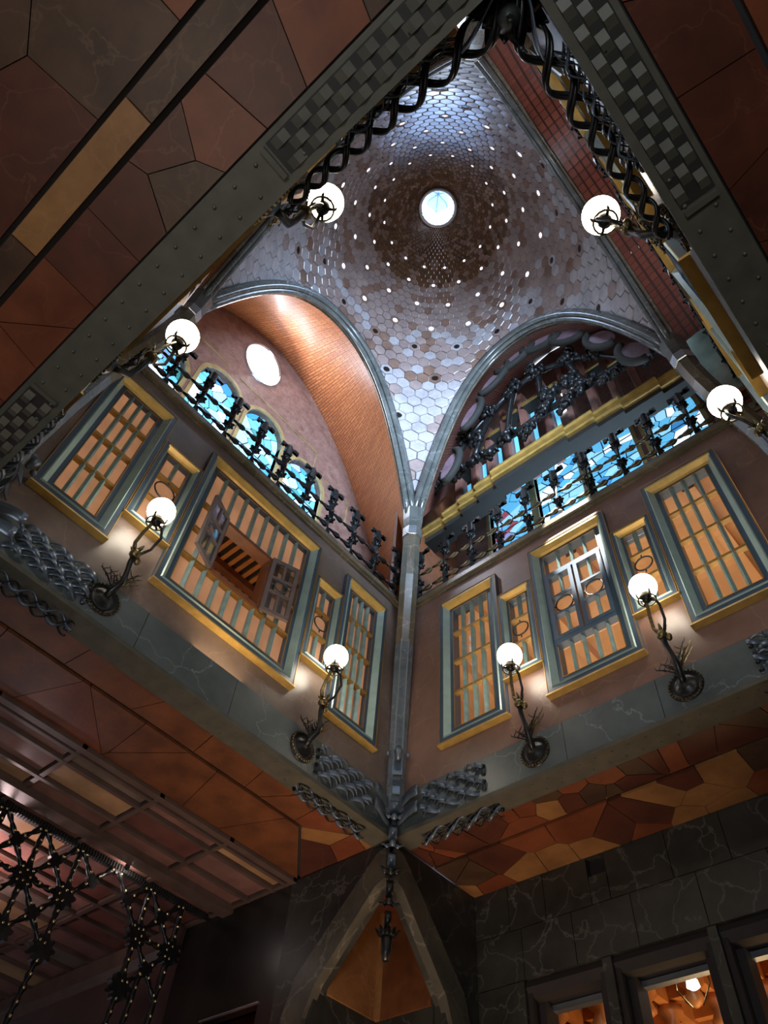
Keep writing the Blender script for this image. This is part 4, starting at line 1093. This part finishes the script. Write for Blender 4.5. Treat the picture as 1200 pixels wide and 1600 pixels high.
# ================================================================ SOFFITS: CRAZED MARBLE
ceil=empty('ceiling',(0,0,5.82),0,kind='structure')
def soffit(poly,n,mats,seed,z=5.79,gap=.004,th=.03):
    rg=random.Random(seed)
    for c in voronoi(poly,n,rg):
        c=inset_poly(c,gap)
        if len(c)<3: continue
        zz=z-rg.uniform(0,.005)-5.82
        MB().prism(c,'z',zz,zz+th).build('marble_slab',M[rg.choice(mats)],ceil)
def strip(poly,m,z0,z1,name='marble_border'): MB().prism(poly,'z',z0-5.82,z1-5.82).build(name,M[m],ceil)
B4=['redA','redA','redB','redB','redC','redD']
soffit([(-.60,-5.3),(-.255,-5.3),(-.255,-.27),(-.60,-.62)],9,['redB','redE','redE'],1,5.80)
soffit([(-1.33,-5.3),(-.63,-5.3),(-.63,-.69),(-1.33,.0)],9,['redE','redE','redE','redB'],2,5.79)
soffit([(-.255,-.25),(-.0,-.0),(-1.30,.0),(-.61,-.68)],4,['redA','redB','redC'],3,5.79)
soffit([(.0,.255),(5.26,.255),(5.62,.64),(.30,.64)],30,B4,4,5.80)
soffit([(.0,.67),(7.5,.67),(7.5,1.36),(.0,1.36)],46,B4,5,5.79)
soffit([(.0,.03),(.29,.64),(.0,.64)],2,['redA'],6,5.79)
soffit([(-1.2,-5.63),(5.6,-5.63),(5.24,-5.255),(-.25,-5.255)],20,['redA','redB','redA','redD','redA'],7,5.80,.003)  # near soffits take mostly dark marbles: their shade is put into colour
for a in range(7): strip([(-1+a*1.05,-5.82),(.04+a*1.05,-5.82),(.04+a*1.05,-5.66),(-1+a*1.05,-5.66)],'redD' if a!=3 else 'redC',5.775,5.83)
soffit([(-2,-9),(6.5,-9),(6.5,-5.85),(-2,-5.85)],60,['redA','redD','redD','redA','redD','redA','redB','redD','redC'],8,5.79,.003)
soffit([(5.26,-5.2),(5.64,-5.6),(5.64,.62),(5.26,.25)],18,['redA','redA','redB'],9,5.80,.003)
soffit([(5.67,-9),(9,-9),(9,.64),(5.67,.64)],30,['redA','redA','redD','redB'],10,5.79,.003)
# dark joint sheets above the slabs
def sheet(poly,z,m,name='joint_bed'): MB().prism(poly,'z',z-5.82,z+.03-5.82).build(name,m,ceil)
M['lightgrout']=plain('pale_joint',(110,80,62),.7)
sheet([(-1.4,-5.3),(-.24,-5.3),(-.24,0),(-1.4,0)],5.825,M['grout']); sheet([(0,.24),(8,.24),(8,1.4),(0,1.4)],5.825,M['lightgrout'])
sheet([(-3,-9.2),(9.2,-9.2),(9.2,-5.24),(-3,-5.24)],5.825,M['grout']); sheet([(5.24,-5.24),(9.2,-5.24),(9.2,.24),(5.24,.24)],5.825,M['grout'])
# the rest of the hall's outer walls, behind the viewer
M['hallwall']=plain('dim_hall_plaster',(110,84,64),.7,0,.15,2,.05)
tag(MB().box((-9.1,-9.1,0),(9.1,-9.0,5.9)).build('wall_hall_back',M['hallwall']),kind='structure')
tag(MB().box((9.0,-9.1,0),(9.1,5.6,5.9)).build('wall_hall_side',M['hallwall']),kind='structure')
tag(MB().box((5.5,1.58,0),(9.1,1.7,5.9)).build('wall_hall_right_end',M['hallwall']),kind='structure')
tag(MB().box((-9.1,-9.1,5.86),(-3.0,.1,5.92)).build('ceiling_over_gallery',M['grout']),kind='structure')
# coffered ceiling of the left gallery
cf=empty('ceiling_coffered',(-4,-3,5.8),0,kind='structure')
C0=Vector(cf.location)
MB().box((-8.5+4,-9+3,.04),(-1.34+4,0+3,.08)).build('ceiling_board',M['coffrib'],cf)
xr=[-1.34,-1.48,-1.68,-2.08,-2.42,-2.82,-3.2,-3.62,-4.04,-4.46,-4.9,-5.34,-5.8,-6.3,-6.8,-7.4,-8.2]
yr=[-.02-.92*i for i in range(9)]
for k,x in enumerate(xr):
    t=.08 if k in(0,) else .09 if k==4 else .022
    MB().box((x-t/1+4 if k==0 else x-t+4,-8+3,-.05 if k!=4 else -.10),(x+(.0 if k==0 else t)+4-(.0),0+3,.04)).build('coffer_rib',M['coffrib'],cf)
for y in yr: MB().box((-8.2+4,y-.025+3,-.045),(-1.34+4,y+.025+3,.04)).build('cross_rib',M['coffrib'],cf)
rg=random.Random(12)
for i in range(len(xr)-1):
    for j in range(len(yr)-1):
        a,b=xr[i+1],xr[i]; c,d=yr[j+1],yr[j]
        MB().box((a+.04+4,c+.045+3,-.012),(b-.04+4,d-.045+3,.03)).build('coffer_panel',M[rg.choice(['coff1','coff2','coff2','coff3','coff4','coff2'])],cf)
g=empty('ceiling_spotlight',(-2.55,-1.32,5.74),0,'tiny ceiling spotlight glowing on the coffered ceiling of the left gallery','lamp')
MB().lathe([(.02,0),(.03,-.04),(.02,-.07)],(0,0,0),10).build('spot_body',M['iron'],g); 
lp=bpy.data.lights.new('spotlight_glow','POINT'); lp.energy=3.0; lp.color=(1,.85,.8); lp.shadow_soft_size=.03; lo=bpy.data.objects.new('spotlight_glow',lp); col.objects.link(lo); lo.location=(-2.62,-1.28,5.70)

# ================================================================ PIER AT THE FAR CORNER
pz=5.78
bigface=[(0,pz),(-1.4,pz),(-1.4,0),(-.85,0),(-.85,4.6),(-.14,5.35),(0,5.42)]
o=poly_with_holes('wall_pier_left',bigface[::-1],[],lambda u,v:(u,.0,v),Vector((0,.12,0)),M['pier']); tag(o,kind='structure')
o2=poly_with_holes('wall_pier_end',[(-1.4,0),(-1.4,pz),(-3.15,pz),(-3.15,0),(-2.45,0),(-2.45,4.66),(-1.62,4.66),(-1.62,0)],[],lambda u,v:(u,.0,v),Vector((0,.12,0)),plain('black_marble',(22,21,19),.3,0,.4,3,.1)); tag(o2,kind='structure')
tag(MB().box((-2.47,-.02,4.652),(-1.6,.01,4.664)).build('trim_opening_edge',M['steel']),kind='structure')
o3=poly_with_holes('wall_pier_right',[(0,5.42),(.14,5.35),(.85,4.6),(.85,0),(1.36,0),(1.36,pz),(0,pz)],[],lambda u,v:(.0,u,v),Vector((-.12,0,0)),M['pier']); tag(o3,kind='structure')
tag(MB().box((-.3,1.37,0),(.002,1.8,5.83)).build('wall_pier_back',M['woodd']),kind='structure')
# recessed orange corner of the pier
rc=tag(MB().box((-.92,0.12,0),(-.82,.92,5.75)).build('wall_recess',M['pier']),kind='structure')
MB().box((-.82,.82,0),(-.12,.92,5.75)).build('recess_back',M['pier'],rc)
MB().box((-.82,.13,4.6),(-.80,.78,5.7)).build('orange_panel',M['orange'],rc); MB().box((-.76,.80,4.6),(-.13,.82,5.7)).build('red_marble_panel',M['redE'],rc)
MB().prism([(-.81,.76),(-.77,.76),(-.75,.80),(-.75,.82),(-.82,.82)],'z',4.6,5.7).build('corner_strip',M['redC'],rc)
MB().box((-.82,.12,5.6),(-.1,.82,5.7)).build('recess_top',M['redA'],rc)
# sloping stone brackets on each face
def bracket(f,lab):
    g=empty('stone_bracket',f(.45,0,5.0),0,lab,'bracket','sloping stone brackets of the far pier'); L=Vector(g.location)
    Pn=[(.02,5.38),(.14,5.33),(.80,4.64),(.92,4.38),(.92,3.6),(1.20,3.6),(1.20,4.42),(1.08,4.75),(.40,5.42),(.14,5.66),(.02,5.7)]
    V=[Vector(f(u,-.05,v))-L for u,v in Pn]+[Vector(f(u,.05,v))-L for u,v in Pn]; n=len(Pn)
    MB().add(V,[tuple(range(n)),tuple(range(n,2*n))[::-1]]+[(i,(i+1)%n,n+(i+1)%n,n+i) for i in range(n)]).build('bracket_arm',M['stoneb'] if False else M['pier2'],g)
M['pier2']=marble('grey_bracket_marble',(46,44,38),(78,73,62),(122,116,104),2.6,.35,.4,.03,2.4)
bracket(lambda u,d,v:(-u,d,v),'sloping grey marble bracket on the left face of the far pier')
bracket(lambda u,d,v:(-d,u,v),'sloping grey marble bracket on the right face of the far pier')
# left gallery end wall
o=MB().box((-9,.0,0),(-3.15,.1,5.8)).build('wall_gallery_end',plain('mauve_plaster',(78,54,50),.5,0,.15,1.5,.05)); tag(o,kind='structure')
tag(MB().prism([(0,5.5),(-.1,5.56),(-.12,5.75),(0,5.75)],'x',-9,-3.15).build('trim_gallery_cornice',M['coffrib']),kind='structure')
tag(MB().box((-9.1,-9,0),(-9,.1,5.8)).build('wall_gallery_far',M['redcloth']),kind='structure')
tag(MB().box((-3.3,.1,5.8),(-.9,1.4,5.84)).build('ceiling_opening',M['woodd']),kind='structure')
tag(MB().box((-3.4,.1,0),(-3.3,1.3,5.84)).build('wall_side_of_opening',M['woodd']),kind='structure')
tag(MB().box((-3.3,1.2,0),(-1.3,1.3,5.8)).build('wall_behind_opening',M['woodd']),kind='structure')
tag(MB().box((-3.2,.75,3.4),(-1.4,.8,5.0)).build('red_hanging_panel',M['redcloth']),'plain red panel in the dark opening of the far pier','panel')
# ================================================================ GREY VEINED WALL WITH OPENINGS (right)
op=[(.54,1.36),(1.46,2.36),(2.45,3.3),(3.4,4.3),(4.4,5.3)]
gw_=tag(MB().box((-.1,1.5,4.86),(7.5,1.56,5.8)).build('wall_grey',M['grout']),kind='structure')
rg=random.Random(4)
def slab(x0,x1,z0,z1): MB().box((x0+.004,1.36+rg.uniform(0,.003),z0+.004),(x1-.004,1.5,z1-.004)).build('wall_slab',M['pier'],gw_)
xx=0.0
for z0,z1,cuts in ((4.86,5.33,[0,.55,1.12,1.75,2.4,3.05,3.8,4.5,5.3,6.2,7.4]),(5.33,5.81,[0,.42,.85,1.36,1.56,2.2,2.75,3.5,4.2,5.0,6,7.4])):
    for a,b in zip(cuts[:-1],cuts[1:]):
        if z0>5 and abs(a-1.36)<.01:
            slab(a,b,5.33,5.60); slab(a,b,5.78,5.81); continue
        slab(a,b,z0,z1)
tag(MB().box((1.36,1.44,5.60),(1.56,1.5,5.78)).build('vent_recess',M['woodd']),'small square dark recess at the top of the grey veined wall','recess')
prev=0.0
for a,b in op+[(7.4,7.4)]:
    for z0,z1 in ((0,1.6),(1.6,3.2),(3.2,4.86)): slab(prev,a,z0,z1) if a-prev>.02 else None
    prev=b
for i,(a,b) in enumerate(op):
    d=tag(MB().prism([(1.38,4.80),(1.40,4.86),(1.5,4.86),(1.5,4.7),(1.42,4.72)],'x',a,b).build('door_%d'%(i+1),M['woodd']),kind='structure')
    rectloop(MB(),[(a,b,0.0,4.86,1.40),(a+.05,b-.05,0.0,4.80,1.40),(a+.05,b-.05,0.0,4.80,1.50),(a+.12,b-.12,0.0,4.72,1.50),(a+.12,b-.12,0.0,4.72,1.7),(a,b,0,4.86,1.7)]).build('door_frame',M['woodd'],d)
    MB().box((a+.12,1.62,4.66),(b-.12,1.7,4.71)).build('bright_metal_bead',M['steel'],d)
# carved wooden room beyond
o=tag(MB().box((-.5,1.7,5.25),(8,5.5,5.3)).build('ceiling_wooden_room',M['wood']),kind='structure')
rg=random.Random(9)
for i in range(12):
    x=.1+i*.5; MB().box((x,1.75,5.08),(x+.1,5.4,5.25)).build('ceiling_beam',M['woodw'],o)
for j in range(6):
    y=1.9+j*.55; MB().box((-.4,y,5.12),(6.5,y+.09,5.25)).build('cross_beam',M['woodw'],o)
for i in range(12):
    for j in range(3):
        x=.15+i*.5; y=2.0+j*.55; mb=MB().lathe([(.02,4.8),(.10,4.86),(.06,4.95),(.13,5.02),(.13,5.09)],(x,y,0),8); mb.build('carved_boss',M['woodw'],o,True)
tag(MB().box((-.5,5.4,0),(8,5.5,5.3)).build('wall_wooden_room',M['wood']),kind='structure')
tag(MB().box((-.6,1.6,0),(-.5,5.5,5.3)).build('wall_wooden_room_side',M['wood']),kind='structure')
g=empty('hanging_lantern',(1.82,2.15,4.80),0,'iron framed lantern with a lit opal shade in the wooden room beyond the grey wall','lamp')
for s_ in(-1,1): MB().tube([(s_*.14,0,.32),(s_*.16,0,0),(s_*.05,0,-.16)],.008,5).build('lantern_rod',M['bronze'],g)
MB().tube([(-.14,0,.32),(.14,0,.32)],.01,5).build('lantern_bar',M['bronze'],g)
MB().lathe([(.02,.08),(.05,.05),(.06,.0),(.03,-.02)],(0,0,0),14).build('opal_shade',M['lampg'],g,True)
# ================================================================ IRON LATTICE SCREEN (left gallery)
g=empty('iron_lattice_screen',(-2.75,-2.6,5.75),0,'black iron lattice screen of studded bars and toothed rosettes hanging before the left gallery','screen')
def T(y,z): return (0,y+2.6,z-5.75)
def gear(r,th,n=9):
    V=[];m=n*4
    for xx in(-th,th):
        for q in range(m):
            a=2*PI*q/m; rr=r if (q%4) in(0,1) else r*.74; V.append((xx,rr*math.cos(a),rr*math.sin(a)))
    return MB().add(V,[tuple(range(m))[::-1],tuple(range(m,2*m))]+[(q,(q+1)%m,m+(q+1)%m,m+q) for q in range(m)])
gb=gear(.13,.04,9).build('rosette',M['ironleaf']); gs=gear(.075,.03,7).build('small_rosette',M['ironleaf']); col.objects.unlink(gb); col.objects.unlink(gs)
stud=MB().sphere((0,0,0),.017,8,5).build('stud',M['brass'],None,True); col.objects.unlink(stud)
def bar(A,B,ns=3):
    A,B=Vector(A),Vector(B); d=B-A; L=d.length; n=12
    mb=MB().tube([A+d*(i/n) for i in range(n+1)],[.02+.015*abs(math.sin(PI*i/n*ns)) for i in range(n+1)],6); o=mb.build('lattice_bar',M['ironleaf'],g,True)
    for q in range(ns):
        p=A+d*((q+.5)/ns); s=shared(stud,'stud',o); s.location=p+Vector((.03,0,0))
sp=.46; y0=-.40
Z1,Z2,Z3,Z4,Z5=5.76,5.50,5.24,4.98,4.74
top=[y0-sp*i for i in range(11)]
mbt=MB(); mbt.tube([T(.0,Z1),T(-5.2,Z1)],.03,8); mbt.build('top_rail',M['ironleaf'],g)
mb=MB()
for q in range(150):
    y=-.1-q*.034; mb.box((-.035,y+2.6-.008,-.035),(.045,y+2.6+.008,.025))
tag(mb.build('rail_beading',M['iron'],g),kind='stuff')
W=lambda i:y0-sp*i
GR={};GC=[0,1,3,4,5,6,8,9]
for i in range(11):
    shared(gs,'small_rosette',g,T(W(i),Z1-.01))
for i in range(10):
    m=i+.5
    shared(gs,'small_rosette',g,T(W(m),Z2)); bar(T(W(i),Z1),T(W(m),Z2),2); bar(T(W(i+1),Z1),T(W(m),Z2),2)
    if i in GC: bar(T(W(m),Z2),T(W(i),Z3),2)
    if i+1 in GC: bar(T(W(m),Z2),T(W(i+1),Z3),2)
    if i in GC and i+1 in GC:
        bar(T(W(i),Z3),T(W(i+1),Z3),4); shared(gs,'small_rosette',g,T(W(m),Z4))
        for q in(i,i+1): bar(T(W(q),Z3),T(W(m),Z4),2); bar(T(W(m),Z4),T(W(q),Z5),2)
for i in GC:
    shared(gb,'rosette',g,T(W(i),Z3)); bar(T(W(i),Z1),T(W(i),Z3),5)
    if i in (1,3,4,6,8): shared(gb,'rosette',g,T(W(i),Z5)); bar(T(W(i),Z3),T(W(i),Z5),5)
for i in (1,3,6):
    bar(T(W(i),Z5-.05),T(W(i)-.05,Z5-.75),6); MB().tube([T(W(i)-.05,Z5-.7),T(W(i)-.12,2.9)],[.026,.02],7).build('hanging_rod',M['ironleaf'],g,True)
bar(T(W(0),Z3),T(W(.12),4.0),9); bar(T(W(.6),Z4-.0),T(W(.7),4.1),7)
